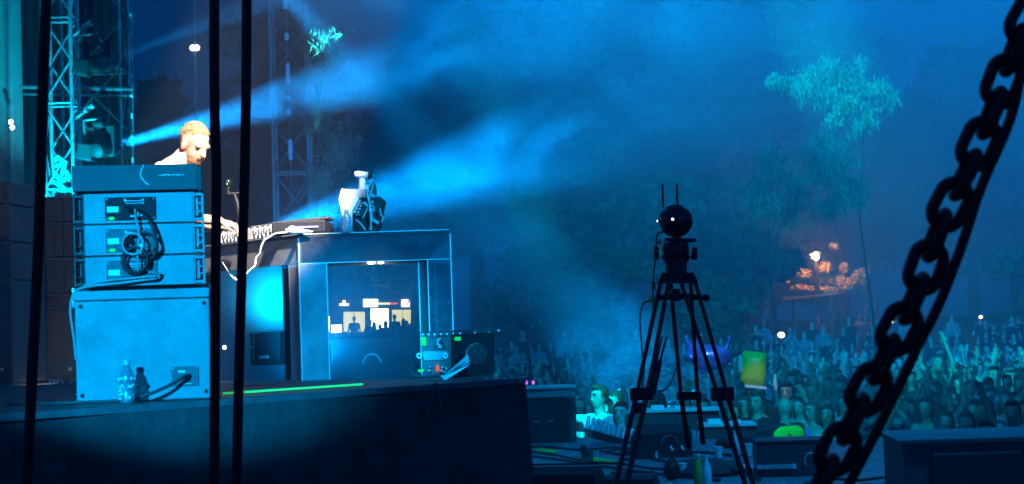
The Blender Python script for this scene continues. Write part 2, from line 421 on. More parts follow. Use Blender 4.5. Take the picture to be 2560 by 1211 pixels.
tag(cb.build('speaker_cable', DGREY, smooth=True), 'dark speaker cable plugged into the subwoofer and trailing left behind the bottle', 'cable')

def array_speaker(z0, h, wd, label, plate, lid=False, fwd=0.0, dx=0):
    t = thing('line_array_speaker', stack_pt(0, 0, z0), label, 'speaker', 'speakers of the centre stack')
    q = lambda x, y, z: stack_pt(x+dx, y+fwd, z0+z)
    MB().prism([q(-wd/2, 0, .002), q(wd/2, 0, .002), q(wd/2, 0, h-.004), q(-wd/2, 0, h-.004)], st_rot @ Vector((0, .42, 0))).build('cabinet', CABD if lid else CAB, t)
    if lid:
        m = MB().tube(smooth_path([q(.04, -.003, h-.005), q(.025, -.006, h*.6), q(.04, -.006, h*.35), q(.06, -.003, h*.2)]), .0025, 6)
        m.build('scratch_cord', LABELW, t, smooth=True)
        m = MB()
        for k in range(5): m.box(q(.12+.02*k, -.002, h*(.55+.03*(k % 2))), (.03, .002, .002), st_rot)
        tag(m.build('scuff_mark', LABELW, t), kind='stuff')
        MB().box(q(wd/2+.012, .05, h*.5-.01), (.022, .1, h*.95), st_rot, bev=.004).build('side_plate', BLACK, t)
        return t
    pw, ph = .222, h*.74
    pl = MB().box(q(-.035, -.004, h*.47), (pw, .010, ph), st_rot, bev=.002).build('connector_plate', plate, t)
    m = MB()
    for a in (-1, 1):
        for b in (-1, 1): m.ball(q(-.035+a*pw*.46, -.010, h*.47+b*ph*.42), .0035, 6, 4)
    m.box(q(-.112, -.0105, h*.45), (.050, .002, .026), st_rot)
    m.box(q(-.022, -.0105, h*.72), (.068, .002, .003), st_rot); m.ball(q(.020, -.010, h*.74), .006, 8, 5); m.ball(q(.020, -.010, h*.64), .005, 8, 5)
    m.box(q(-.058, -.0105, h*.74), (.006, .002, .014), st_rot); m.box(q(-.022, -.0105, h*.64), (.07, .002, .002), st_rot)
    m.box(q(.006, -.0105, h*.28), (.020, .002, .018), st_rot); m.box(q(-.026, -.0105, h*.22), (.02, .002, .006), st_rot)
    tag(m.build('plate_marking', LABELW, pl), kind='stuff')
    MB().box(q(-.118, -.0105, h*.16), (.024, .003, .015), st_rot).build('sticker', STICK, pl)
    MB().tube([q(-.045, -.008, h*.5), q(-.042, -.03, h*.47), q(-.036, -.045, h*.40)], [.013, .012, .009], 10).build('plug', BLACK, t, smooth=True)
    for s_, mm in ((-1, BLACK), (1, CAB)):
        m = MB(); x0 = s_*(wd/2+.004); x1 = s_*(wd/2+.046); y0 = .02
        for x in (x0, x1): m.box(q(x, y0, h/2), (.010, .03, h*.98), st_rot, bev=.002)
        for z in (.012, h-.014): m.box(q((x0+x1)/2, y0, z), (.048, .026, .014), st_rot, bev=.002)
        m.box(q((x0+x1)/2, y0+.035, h/2), (.05, .01, h*.9), st_rot)
        m.box(q((x0+x1)/2-.004*s_, y0+.005, h*.5), (.012, .016, h*.62), st_rot, bev=.002)
        m.tube([q(x0, y0, h*.7), q(x1, y0, h*.55)], .004, 6); m.tube([q(x0, y0, h*.3), q(x1, y0, h*.38)], .004, 6)
        m.ball(q((x0+x1)/2, y0-.012, h*.28), .006, 6, 4)
        m.build('rigging_frame', mm, t)
    m = MB().box(q(0, .01, h-.001), (wd*1.0, .02, .003), st_rot); m.build('joint_strip', BLACK, t)
    return t
z = .515
hs = [.136, .139, .138]
labs = ['lowest of the three blue-lit array speakers, right above the subwoofer', 'middle of the three blue-lit array speakers, with the coiled cables across its plate',
        'upper of the three blue-lit array speakers, with the dark connector plate and green sticker']
MB().box(stack_pt(0, .32, .506), (.55, .5, .014), st_rot).build('shadow_gap_slab', BLACK, sub)  # black slab drawn for the shadow gap under the arrays
for k in range(3):
    array_speaker(z, hs[k], .474, labs[k], PLATE if k == 2 else PLATE2, dx=-.008); z += hs[k]+.003
array_speaker(z+.001, .118, .545, 'dark tilted top speaker of the centre stack, in front of the performer', PLATE, lid=True, fwd=-.05, dx=-.018)
# cables looping over the array plates
def P8(px, py, off=.03): return W(px, py, SD-off)
def loop_pts(cx, cy, rx, ry, n=14, a0=0, turns=1.0, off=.03):
    return [P8(cx+rx*math.cos(a0+2*math.pi*turns*i/n), cy+ry*math.sin(a0+2*math.pi*turns*i/n), off+.01*i/n) for i in range(n+1)]
m = MB().tube(smooth_path([P8(343, 524, .05), P8(362, 538), P8(378, 560), P8(388, 590, .04), P8(394, 620, .04), P8(385, 640), P8(362, 655), P8(372, 680)] , 5), .0068, 8)
m.tube(loop_pts(352, 610, 40, 30, 16, .5, 1.1, .035), .0065, 8); m.tube(loop_pts(338, 652, 33, 34, 16, 0, 1.05, .03), .0068, 8)
m.tube(loop_pts(340, 650, 29, 31, 16, .6, 1.0, .045), .0062, 8)
tag(m.build('looped_cable', RUBBER, smooth=True), 'black cable coiled in loops on the back of the array speakers', 'cable')
m = MB().tube(smooth_path([P8(337, 524, .05), P8(341, 555), P8(348, 590, .05), P8(344, 630, .05), P8(345, 665, .05), P8(346, 684, .04)], 5), .005, 8)
m.tube(loop_pts(332, 610, 26, 27, 14, 2.0, 1.0, .06), .0055, 8)
m.tube(smooth_path([P8(372, 680, .05), P8(396, 684), P8(388, 696), P8(360, 700), P8(300, 708, .05), P8(240, 714, .05), P8(200, 722, .04), P8(182, 740, .02), P8(176, 780, .0), P8(184, 840, -.02), P8(190, 900, -.05)], 5), .0062, 8)
m.tube(smooth_path([P8(390, 690, .05), P8(330, 696, .05), P8(270, 702, .06), P8(210, 716, .05)], 5), .0055, 8)
tag(m.build('looped_cable', CABLEG, smooth=True), 'grey cable looped over the array speakers and running down the stack\'s left side', 'cable')
# bottle beside the subwoofer
bp = G(321, 1008, DECK); bp.y -= .02
bt = thing('water_bottle', (bp.x, bp.y, DECK), 'half-full clear water bottle standing in front of the subwoofer', 'bottle')
CLEAR = acrylic('clear_plastic', (.75, .9, .95), .55, .12, .35, 40)
MB().lathe((bp.x, bp.y, DECK), [(.028, .001), (.033, .006), (.033, .05), (.031, .055), (.033, .06), (.033, .115), (.030, .125), (.022, .148), (.0135, .162), (.0135, .17)], seg=18).build('body', CLEAR, bt, smooth=True)
MB().lathe((bp.x, bp.y, DECK), [(.0155, .168), (.0155, .186), (.012, .188)], seg=16).build('cap', mat('blue_cap', (.3, .5, .6), .4), bt, smooth=True)
m = MB()
for k in range(26):
    a = rnd.uniform(math.pi, 2*math.pi); zz = rnd.uniform(.02, .12)
    m.ball((bp.x+.034*math.cos(a), bp.y+.034*math.sin(a), DECK+zz), rnd.uniform(.003, .008), 6, 4)
tag(m.build('label_print', LABELW, bt, smooth=True), kind='stuff')

# ---------------------------------------------------------------- left speaker stacks
def left_stack(px0, px1, pyb, hs_px, label_base, hh, first_x):
    b = G((px0+px1)/2, pyb, DECK); S = b.y/F; wd = (px1-px0)*S; rt = yaw(R(-8)); z = 0
    q0 = Vector((b.x, b.y, DECK))
    for k, hpx in enumerate(hs_px):
        h = hpx*S; o = thing('subwoofer' if k == 0 else 'line_array_speaker', (b.x, b.y, DECK+z), label_base[k], 'subwoofer' if k == 0 else 'speaker', hh)
        q = lambda x, y, zz: q0 + rt @ Vector((x, y, z+zz))
        MB().box(q(0, .3, h/2), (wd, .6, h-.008), rt, bev=.01).build('cabinet', BROWNGREY, o)
        MB().box(q(0, .004, h-.004), (wd*1.0, .03, .010), rt).build('edge_rail', ALUD, o)
        if k > 0:
            for x in (.20, .36):
                MB().box(q(wd*x, -.012, h/2), (wd*.135, .03, h*.94), rt, bev=.008).build('waveguide_flap', DGREY if False else BROWNGREY, o)
        m = MB()
        m.box(q(-wd*.3 if k else wd*.33, -.006, h*.45 if k else h*.14), (.024, .006, .024), rt)
        m.build('logo_badge', mat('brass_badge', (.75, .62, .3), .4), o)
        m = MB()
        for x in (.19, .37):
            for zz in (.08, .92): m.ball(q(wd*x, -.028, h*zz), .005, 6, 4)
        if k: m.build('bolt', BLACK, o)
        m = MB(); m.box(q(-wd/2-.022, .05, h/2), (.022, .1, h*.96), rt, bev=.003); m.box(q(-wd/2-.03, -.01, h*.2), (.03, .03, .05), rt, bev=.004); m.box(q(-wd/2-.03, -.01, h*.8), (.03, .03, .04), rt, bev=.004)
        m.tube([q(-wd/2-.035, -.02, h*.25), q(-wd/2-.035, -.02, h*.75)], .006, 6)
        m.build('rigging_frame', DGREY, o)
        z += h
left_stack(50, 205, 950, [181, 32, 90, 88, 66],
    ['dark brown-grey subwoofer at the bottom of the left speaker stack', 'thin dark frame box between subwoofer and array in the left stack', 'lowest brown-grey array speaker of the left stack, in warm dim light',
     'second brown-grey array speaker of the left stack, above the warm-lit one', 'top dark array speaker of the left stack, under the lit truss'], 'speakers of the left stack', 50)
left_stack(-120, 36, 962, [260, 95, 92, 60],
    ['black subwoofer cut by the left edge of the picture', 'lowest array speaker of the stack cut by the left edge', 'middle array speaker of the stack cut by the left edge', 'top array speaker of the stack cut by the left edge'], 'speakers of the stack at the left edge', -100)
# thin bright upright tube between the stacks
a, b = W(185, 492, 9.2), W(191, 718, 9.2)
tag(MB().tube([a, b], .0042, 8).build('upright_pole', mat('pale_pole', (.8, .75, .7), .4), smooth=True), 'thin pale upright pole between the left and centre speaker stacks', 'pole')

# ---------------------------------------------------------------- desk of acrylic panels
C = G(757, 952, DECK); DH = .86
dr = Vector((1, .03, 0)).normalized(); dl = Vector((-.585, .81, 0)).normalized()
LR, LL = .905, 1.3
desk = thing('dj_desk', (C.x, C.y, DECK), 'angular desk of dark acrylic panels with edges paled to look edge-lit, on the riser', 'desk')
def panel(name, m, p, d, l, z0, z1, th=.016, back=None, edges=True, inset=0):
    n = Vector((-d.y, d.x, 0)); n = n if n.y > 0 else -n
    a = Vector((p.x, p.y, 0)) + n*inset; r_ = yaw(math.atan2(d.y, d.x))
    c = a + d*(l/2) + n*(th/2)
    o = MB().box((c.x, c.y, DECK+(z0+z1)/2), (l, th, z1-z0), r_).build(name, m, desk)
    if edges:
        for s_ in edges:
            if s_ in 'lr':
                e = a + (d*(l+.003) if s_ == 'r' else d*-.003) + n*(th/2)
                MB().box((e.x, e.y, DECK+(z0+z1)/2), (.0055, th*1.02, z1-z0), r_).build('panel_edge', EDGE, o)
            else:
                zz = z1+.0015 if s_ == 't' else z0-.0015
                MB().box((c.x, c.y, DECK+zz), (l, th*1.02, .003), r_).build('panel_edge', EDGE, o)
    return o
HB = DH-.158
lean = .0
panel('fascia', GLASS1, C, dr, LR, HB, DH-.006, edges='rlbt')
panel('leg_panel', GLASS2, C, dr, .158, 0, HB-.003, edges='rl')
panel('leg_panel', GLASS1, C + dr*(LR-.135), dr, .135, 0, HB-.003, edges='rl')
# return panels of the legs, running back from the front
for (off, dep, mm) in ((.158, .12, GLASS1), (LR-.185, .12, BLACKG)):
    p = C + dr*off; nb = Vector((-dr.y, dr.x, 0))
panel('leg_return', BLACKG, C + dr*(LR-.19), dr, .05, 0, HB-.003, inset=.03, edges='lr')
panel('fascia', GREYG, C + dl*.01, dl, LL, HB+.0, DH-.006, edges='l')
panel('leg_panel', GREYG, C + dl*.03, dl, .10, 0, HB-.003, edges='lr')
panel('leg_panel', BLACKG, C + dl*.14, dl, .16, 0, HB-.02, inset=.05, edges=None)
panel('leg_panel', BLACKG, C + dl*(LL-.16), dl, .15, 0, HB-.003, edges='lr')
nR = Vector((-dr.y, dr.x, 0)); nL = Vector((dl.y, -dl.x, 0)); nL = nL if nL.y > 0 else -nL
# back fascia seen under the front one
pb = C + nR*.62 + dr*.05
panel('back_fascia', GREYG, pb, dr, LR-.05, HB+.005, DH-.03, edges='b')
panel('back_leg', BLACKG, C + nR*.62 + dr*(LR-.10), dr, .10, 0, HB, edges='l')
# table top
ctr = [C - nR*.004, C + dr*LR - nR*.004, C + dr*LR + nR*.66, C + nL*.66 + dl*.35, C + dl*LL + nL*.66, C + dl*LL]
MB().prism([(p.x, p.y, DECK+DH-.005) for p in ctr], (0, 0, .022)).build('tabletop', BLACKG, desk)
lip = MB()
for p, q_ in ((C, C+dr*LR), (C, C+dl*LL)):
    cc = (p+q_)/2; d_ = (q_-p).normalized(); n_ = Vector((-d_.y, d_.x, 0)); n_ = n_ if n_.y < 0 else -n_
    lip.box((cc.x+n_.x*.006, cc.y+n_.y*.006, DECK+DH+.0165), ((q_-p).length, .006, .004), yaw(math.atan2(d_.y, d_.x)))
lip.build('top_edge', EDGE, desk)
# added translucent sheet and lamp standing in for lit smoke behind the desk
FROST = bpy.data.materials.new('glow_sheet_frost'); FROST.use_nodes = True
_t = FROST.node_tree; _t.nodes.clear()
_o = _t.nodes.new('ShaderNodeOutputMaterial'); _a = _t.nodes.new('ShaderNodeBsdfTranslucent'); _a.inputs[0].default_value = (.55, .6, .62, 1)
_b = _t.nodes.new('ShaderNodeBsdfDiffuse'); _b.inputs[0].default_value = (.3, .32, .34, 1); _m = _t.nodes.new('ShaderNodeMixShader'); _m.inputs[0].default_value = .35
_t.links.new(_a.outputs[0], _m.inputs[1]); _t.links.new(_b.outputs[0], _m.inputs[2]); _t.links.new(_m.outputs[0], _o.inputs[0])
fa, fb = W(470, 760, 19.2), W(712, 752, 19.2)
fz1 = W(600, 600, 19.2).z
scr = thing('glow_sheet', Vector(((fa.x+fb.x)/2, 19.2, STAGE)), 'added frosted sheet standing in for cyan-lit smoke behind the desk, under its left wing', 'screen')
MB().add([(fa.x, fa.y, STAGE+.05), (fb.x, fb.y, STAGE+.05), (fb.x, fb.y, fz1), (fa.x, fa.y, fz1)], [(0, 1, 2, 3)]).build('frosted_sheet', FROST, scr)
for q_ in (fa, fb): MB().box((q_.x, q_.y, (STAGE+fz1)/2), (.04, .05, fz1-STAGE)).build('glow_sheet_post', BLACK, scr)
lp = W(688, 752, 19.2)
spot('glow_sheet_lamp', Vector((lp.x+.03, 19.2+.30, lp.z-.05)), W(684, 745, 19.2), 48, (.0, .52, 1), 130, 1.0, .08)  # added lamp that lights the stand-in sheet from behind
# glowing beads painted in for lamp reflections on the back fascia
MB().ball(W(928, 657, 11.35), .016, 10, 6, sc=(1.6, 1, .6)).ball(W(952, 657, 11.35), .012, 10, 6, sc=(1.6, 1, .6)).build('lamp_glint', BULB, desk, smooth=True)

# ---------------------------------------------------------------- gear on the desk
TOPZ = DECK+DH+.019
def on_left(u, v): return C + dl*u + nL*v
lrot = yaw(math.atan2(-dl.y, -dl.x))
def unit(u, v, l, dep, h, name, label, cat, body, extras):
    c = on_left(u, v+dep/2); t = thing(name, (c.x, c.y, TOPZ), label, cat)
    MB().box((c.x, c.y, TOPZ+h/2), (l, dep, h), lrot, bev=.006).build('body', body, t)
    extras(t, c, l, dep, h); return t
def mixer_x(t, c, l, dep, h):
    q = lambda x, y, zz: Vector((c.x, c.y, TOPZ+zz)) + lrot @ Vector((x, y, 0))
    for k in range(9): MB().box(q(-l*.42+l*.1*k, -dep/2-.004, h*(.55+.1*(k % 2))), (l*.055, .012, h*.5), lrot, bev=.002).build('connector', WHITE, t)
    for k in range(6): MB().box(q(-l*.4+l*.15*k, -dep/2-.006, h*.22), (l*.05, .016, h*.26), lrot, bev=.003).build('jack_plug', LABELW, t)
    m = MB()
    for k in range(10): m.lathe(q(-l*.42+l*.09*k, -dep*.2, h), [(.009, 0), (.009, .014), (.006, .016)], seg=8)
    tag(m.build('knob', BLACK, t, smooth=True), kind='stuff')
MIXM = mat('grey_equipment', (.22, .22, .225), .45, .2, .2, 20)
unit(.93, .03, .34, .36, .085, 'dj_mixer', 'grey mixer with white plugs on the desk under the performer\'s hands', 'mixer', MIXM, mixer_x)
unit(.50, .03, .36, .36, .090, 'media_player', 'light-sided player with white plugs, right of the mixer on the desk', 'media player', MIXM, mixer_x)
pc = C + dr*.03 + nR*.30
pl_ = thing('media_player', (pc.x, pc.y, TOPZ), 'black player with a violet light line, on the desk corner behind the white gadget', 'media player')
MB().box((pc.x-.03, pc.y, TOPZ+.05), (.33, .34, .075), yaw(R(-3)), bev=.008).build('body', BLACK, pl_)
MB().box((pc.x-.02, pc.y+.05, TOPZ+.098), (.32, .2, .018), yaw(R(-3)) @ Matrix.Rotation(R(-4), 3, 'Y'), bev=.004).build('screen_lid', DGREY, pl_)
MB().box((pc.x, pc.y-.176, TOPZ+.048), (.17, .006, .010), yaw(R(-3))).build('light_line', emis('violet_glow', (.22, .2, .95), 1.3), pl_)
m = MB()
for k in range(3): m.lathe((pc.x-.14+.13*k, pc.y-.12, TOPZ+.0), [(.014, 0), (.014, .014)], seg=8)
m.build('foot', RUBBER, pl_)
# white gadget with cord
gp = W(730, 582, C.y-.02); gp.z = TOPZ+.022
gd = thing('white_gadget', (gp.x, gp.y, TOPZ), 'white dome-shaped gadget with a tapering nose, lying on the desk corner', 'gadget')
MB().ball(gp, .028, 16, 10, sc=(1, 1, .95)).build('dome', WHITE, gd, smooth=True)
MB().tube([gp+Vector((-.035, 0, -.004)), gp+Vector((.02, 0, -.004)), gp+Vector((.06, .0, -.008)), gp+Vector((.125, 0, -.014))], [.016, .022, .015, .005], 12).build('nose', WHITE, gd, smooth=True)
wp = lambda x, y, d=-.05: W(x, y, C.y+d)
(MB().tube(smooth_path([wp(716, 582), wp(690, 584), wp(672, 594), wp(660, 602), wp(652, 620, -.06), wp(649, 634, -.05), wp(640, 646, -.04), wp(637, 664, -.06), wp(620, 680, -.08), wp(606, 700, -.1), wp(597, 716, -.1)], 5), .0048, 8).build('cord', WHITE, gd, smooth=True))
ea = thing('earphone', wp(590, 700, .05), 'white earphone dangling on a thin wire between the two black cables', 'earphone')
MB().tube(smooth_path([wp(548, 640, .1), wp(558, 658, .06), wp(566, 672), wp(576, 688, .02)], 5), .0022, 6).build('wire', WHITE, ea, smooth=True)
MB().tube([wp(574, 686, .02), wp(582, 694, .03), wp(588, 698, .03)], [.003, .006, .007], 8).build('stem', WHITE, ea, smooth=True)
MB().ball(wp(592, 700, .03), .011, 10, 8).build('earbud', WHITE, ea, smooth=True)
tag(MB().tube(smooth_path([W(806, 585, C.y+.3), W(822, 577, C.y+.28), W(832, 581, C.y+.26), W(845, 583, C.y+.25)], 5), .004, 8).build('red_cable', mat('red_cable', (.5, .03, .06), .5), smooth=True), 'short red cable curling on the desk behind the black player', 'cable')

# monitor unit on the right of the desk
D2 = C.y+.12
def Q2(x, y, e=0): return W(x, y, D2+e)
mu = thing('monitor_unit', Q2(905, 579), 'tilted rack unit with white side plate and cables, standing on the desk', 'rack unit')
MB().prism([Q2(854, 471), Q2(847, 497), Q2(857, 545), Q2(858, 577), Q2(879, 577), Q2(881, 528), Q2(898, 497), Q2(890, 491)], (0, .02, 0)).build('side_plate', mat('white_plate', (.72, .73, .75), .5, 0, .08, 10, .15), mu)
MB().prism([Q2(857, 473, .02), Q2(917, 474, .06), Q2(926, 493, .04), Q2(892, 496, .02)], (0, .22, 0)).build('hood', mat('teal_hood', (.18, .22, .22), .5), mu)
MB().prism([Q2(896, 498, .01), Q2(922, 494, .02), Q2(950, 491, .02), Q2(959, 499, .02), Q2(953, 521, .02), Q2(947, 560, .02), Q2(938, 578, .02), Q2(883, 578, .02), Q2(882, 535, .02)], (0, .26, 0)).build('rack_body', BLACK, mu)
tl = Matrix((_r, -_u, _f)).transposed() @ Matrix.Rotation(R(27), 3, 'Z')
def rowm(x, y, e=-.01): return Q2(x, y, e)
cp = MB(); 
for k in range(3):
    for j in range(2): cp.ball(rowm(894+j*7.5+(-k*3.2), 514+k*8+j*1.0), .0085, 8, 6)
for k in range(2): cp.ball(rowm(891+k*6, 537), .005, 6, 4); cp.ball(rowm(900+k*5, 508), .005, 6, 4)
cp.build('connector', mat('teal_connector', (.35, .5, .5), .4), mu, smooth=True)
cp = MB(); cp.box(rowm(892, 517), (.008, .095, .01), tl); cp.box(rowm(914, 531), (.007, .08, .01), tl); cp.box(rowm(921, 516), (.075, .014, .012), Matrix((_r, -_u, _f)).transposed() @ Matrix.Rotation(R(40), 3, 'Z')); cp.box(rowm(938, 553), (.05, .018, .012), Matrix((_r, -_u, _f)).transposed() @ Matrix.Rotation(R(32), 3, 'Z'))
cp.ball(rowm(930, 506), .010, 8, 6)
cp.build('bracket', mat('teal_bracket', (.35, .5, .5), .4), mu)
MB().box(rowm(908, 526, -.004), (.016, .075, .008), tl).build('slot_strip', DGREY, mu)
m = MB()
for pts in ([(927, 447), (932, 465), (926, 485), (923, 500), (925, 525), (927, 550), (928, 577)], [(921, 470), (918, 485), (924, 510), (930, 540), (925, 575)], [(950, 520), (952, 535), (957, 545), (954, 556)], [(890, 550), (900, 558), (910, 570), (914, 576)], [(928, 512), (935, 520), (934, 530)]):
    m.tube(smooth_path([rowm(x, y, -.03) for x, y in pts], 5), .0038, 6)
m.build('cable', mat('pale_cable', (.45, .6, .6), .5), mu, smooth=True)
MB().ball(rowm(926, 527, -.035), .011, 8, 6).build('cable_tie', LABELW, mu, smooth=True)
m = MB(); m.tube([Q2(905, 476, .1), Q2(906, 462, .1), Q2(905, 446, .1)], [.024, .020, .02], 10); m.tube([Q2(917, 474, .1), Q2(919, 463, .1)], .012, 8); m.build('neck', WHITE, mu, smooth=True)
MB().prism([Q2(922, 476, .08), Q2(937, 490, .08), Q2(940, 480, .08), Q2(938, 462, .08), Q2(930, 450, .08)], (0, .08, 0)).build('neck_bracket', DGREY, mu)
MB().tube([Q2(885, 437, .1), Q2(888, 436, .1), Q2(900, 437, .1), Q2(924, 439, .1)], [.006, .018, .021, .020], 12).build('camera_barrel', mat('barrel_white', (.7, .72, .7), .35), mu, smooth=True)
MB().tube([Q2(920, 439, .1), Q2(931, 440, .1)], [.023, .024], 12).build('camera_end_ring', BLACK, mu, smooth=True)
MB().tube([Q2(931.2, 440, .1), Q2(932, 440, .1)], [.018, .016], 12).build('camera_end_cap', mat('teal_cap', (.2, .5, .5), .3), mu, smooth=True)
b2 = W(867, 578, C.y+.02); b2.z = TOPZ
bt2 = thing('water_bottle', (b2.x, b2.y, TOPZ), 'clear plastic bottle standing on the desk in front of the white side plate', 'bottle')
MB().lathe((b2.x, b2.y, TOPZ), [(.026, .001), (.030, .006), (.030, .04), (.028, .05), (.030, .06), (.029, .085), (.018, .108), (.012, .12), (.012, .124)], seg=16).build('body', CLEAR, bt2, smooth=True)
MB().lathe((b2.x, b2.y, TOPZ), [(.0145, .122), (.0145, .137), (.011, .138)], seg=14).build('cap', mat('blue_cap', (.3, .5, .6), .4), bt2, smooth=True)
# ball camera on a bent arm
D3 = C.y+.55
A3 = lambda x, y: W(x, y, D3)
ac = thing('ball_camera', A3(600, 575), 'small black ball camera on a jointed clamp arm between the two black cables', 'camera')
MB().ball(A3(570, 457), .022, 14, 10).build('ball', mat('glossy_black', (.015, .015, .017), .15), ac, smooth=True)
MB().ball(A3(569, 461)+Vector((0, -.021, 0)), .004, 8, 6).build('status_light', emis('green_led', (.1, 1, .1), 3), ac)
m = MB().tube([A3(570, 466), A3(571, 480)], .006, 8); m.tube([A3(571, 480), A3(571, 486)], .014, 10); m.tube([A3(571, 485), A3(600, 483)], .007, 8); m.tube([A3(586, 485), A3(590, 498)], [.008, .010], 8); m.tube([A3(590, 498), A3(593, 506), A3(597, 530), A3(602, 580)], [.011, .012, .014, .015], 8)
m.build('arm', BLACK, ac, smooth=True)

# ---------------------------------------------------------------- things on the riser behind and right of the desk
fb_ = G(668, 908, DECK)
fm = thing('floor_monitor', (fb_.x, fb_.y, DECK), 'black floor monitor seen under the desk beside the added glow sheet', 'speaker')
S5 = fb_.y/F
MB().box((fb_.x, fb_.y+.12, DECK+.148), (76*S5, .28, 82*S5), yaw(R(-6)), bev=.008).build('cabinet', BLACK, fm)
m = MB().tube([W(634, 838, fb_.y-.08), W(634, 900, fb_.y-.08)], .006, 6); m.box(W(640, 833, fb_.y-.06), (.06, .012, .012)); m.box(W(660, 893, fb_.y-.06), (.1, .05, .03)); m.ball(W(628, 868, fb_.y-.08), .012, 8, 6); m.ball(W(655, 868, fb_.y-.08), .01, 8, 6)
m.build('fitting', STEEL, fm)
MB().box(W(634, 838, fb_.y-.075), (.012, .006, .05)).build('sticker', STICK, fm)
s9 = W(561, 869, 13); tag(MB().ball(s9, .014, 10, 8).build('indicator_lamp', BULB, smooth=True), 'small white lamp low between the two black cables', 'lamp')
c9 = G(930, 909, DECK)
cl = thing('cable_coil', (c9.x, c9.y, DECK), 'small pale coil lying on the far edge of the riser under the desk', 'coil')
MB().tube([c9+Vector((.08*math.cos(a)*1.0, 0, .085*math.sin(a)+.0)) for a in [math.pi*i/12 for i in range(13)]], .006, 8).build('loop', BLACK, cl, smooth=True)

# effects machine
e0 = G(1092, 951, DECK); ED = e0.y; ES = ED/F
em = thing('flame_machine', (e0.x, e0.y, DECK), 'black effects machine with bolted top, green stickers and side lever at the riser corner', 'effects machine')
E = lambda x, y, e=0: W(x, y, ED+e)
fl, fr_, frr = 1052, 1126, 1238
MB().prism([E(fl, 838), E(fr_, 834), E(1128, 948), E(1056, 950)], (.0, .02, 0)).build('front_plate', mat('machine_front', (.10, .105, .105), .4, .3, .3, 10), em)
MB().prism([E(fr_+1, 836, .0), E(frr, 832, .7), E(frr-4, 936, .7), E(1129, 947, .0)], (.0, .03, 0)).build('side_plate', BLACK, em)
MB().prism([E(fl-1, 836, -.01), E(fr_+2, 832, -.01), E(frr+8, 828, .72), E(frr-50, 829, .72)], (0, 0, .012)).build('top_plate', DGREY, em)
bl = MB().ball((0, 0, 0), .0075, 8, 6); bo = bl.build('bolt', mat('bright_bolt', (.8, .85, .85), .3, .3), em, smooth=True); bme = bo.data; bpy.data.objects.remove(bo)
for (x, y, e) in ((1057, 837, -.02), (1071, 837, -.02), (1086, 837, -.02), (1102, 836, -.02), (1117, 836, -.02), (1095, 831, .1), (1115, 831, .1), (1080, 834, .1), (1129, 829, .2), (1150, 834, .12), (1151, 830, .3), (1186, 832, .36), (1181, 828, .45), (1197, 828, .5), (1213, 828, .58), (1222, 830, .58), (1229, 828, .65), (1246, 827, .7)):
    o = put('bolt', bme, em); o.location = E(x, y, e)
for (x, y) in ((1059, 848), (1060, 859)): MB().box(E(x, y, -.006), (.026, .004, .023)).build('sticker', STICK, em)
MB().box(E(1141, 847.5, .06), (.05, .006, .022)).build('sticker', STICK, em)
MB().prism([E(1090, 843, -.006), E(1105, 842, -.006), E(1113, 872, -.006), E(1086, 872, -.006)], (0, .004, 0)).build('warning_label', BLACK, em)
m = MB()
for k in range(7): m.box(E(1096+rnd.uniform(-3, 4), 847+k*3.6, -.008), (rnd.uniform(.008, .026), .002, .0045))
tag(m.build('label_print', LABELW, em), kind='stuff')
MB().prism([E(1056, 879, -.012), E(1118, 879, -.012), E(1116, 900, -.012), E(1060, 901, -.012)], (0, .01, 0)).build('cover_plate', mat('machine_cover', (.38, .42, .42), .35, .4, .2, 14), em)
for x in (1048, 1113): MB().tube([E(x+5.5*math.cos(a), 890+5.5*math.sin(a), -.02) for a in [2*math.pi*i/12 for i in range(14)]], .0055, 8, cap=False).build('eye_ring', mat('bright_bolt', (.8, .85, .85), .3), em, smooth=True)
MB().ball(E(1094, 922, -.02), .016, 10, 8, sc=(.75, .6, 1.3)).build('knob', emis('red_knob', (1, .07, .02), .7), em, smooth=True)
m = MB()
for (x, y, r_) in ((1075, 918, .009), (1072, 928, .012), (1105, 920, .010), (1103, 928, .012), (1115, 922, .009), (1110, 931, .007)): m.ball(E(x, y, -.02), r_, 8, 6)
m.tube([E(1115, 916, -.02), E(1115, 930, -.02)], .006, 6)
m.build('fitting', STEEL, em, smooth=True)
MB().box(E(1052, 927, -.03), (.03, .01, .014), yaw(.2)).build('tag', STICK, em)
m = MB().tube(smooth_path([E(1030, 930, -.03), E(1040, 940, -.04), E(1065, 940, -.05), E(1090, 939, -.05), E(1105, 943, -.05)], 5), .008, 8)
m.tube(smooth_path([E(1026, 930, .0), E(1034, 918, .05), E(1048, 914, .1)], 5), .006, 8); m.build('hose', DGREY, em, smooth=True)
MB().prism([E(1105, 943, -.08), E(1114, 951, -.08), E(1174, 913, -.02), E(1176, 903, -.02), E(1170, 886, -.02)], (0, .012, 0)).build('lever', mat('grey_lever', (.30, .32, .34), .45, .3, .15, 10), em)
m = MB()
for k in range(6): m.box(E(1138+k*4.6, 923-k*3.2, -.083), (.008, .002, rnd.uniform(.006, .014)), Matrix.Rotation(R(32), 3, 'Y'))
tag(m.build('lever_print', BLACK, em), kind='stuff')
MB().prism([E(1102, 940, -.1), E(1107, 938, -.1), E(1115, 948, -.1), E(1110, 951, -.1)], (0, .014, 0)).build('lever_tip', mat('bright_bolt', (.8, .85, .85), .3), em)
ctr_ = E(1192, 886, .0)
MB().lathe(ctr_, [(.056, -.02), (.058, 0), (.058, .05)], axis=(0, 1, 0), seg=24).build('pivot_disc', BLACK, em, smooth=True)
MB().tube([ctr_+Vector((.058*math.cos(a), -.022, .058*math.sin(a))) for a in [R(80)+R(140)*i/12 for i in range(13)]], .004, 6).build('disc_rim', STEEL, em, smooth=True)
m = MB()
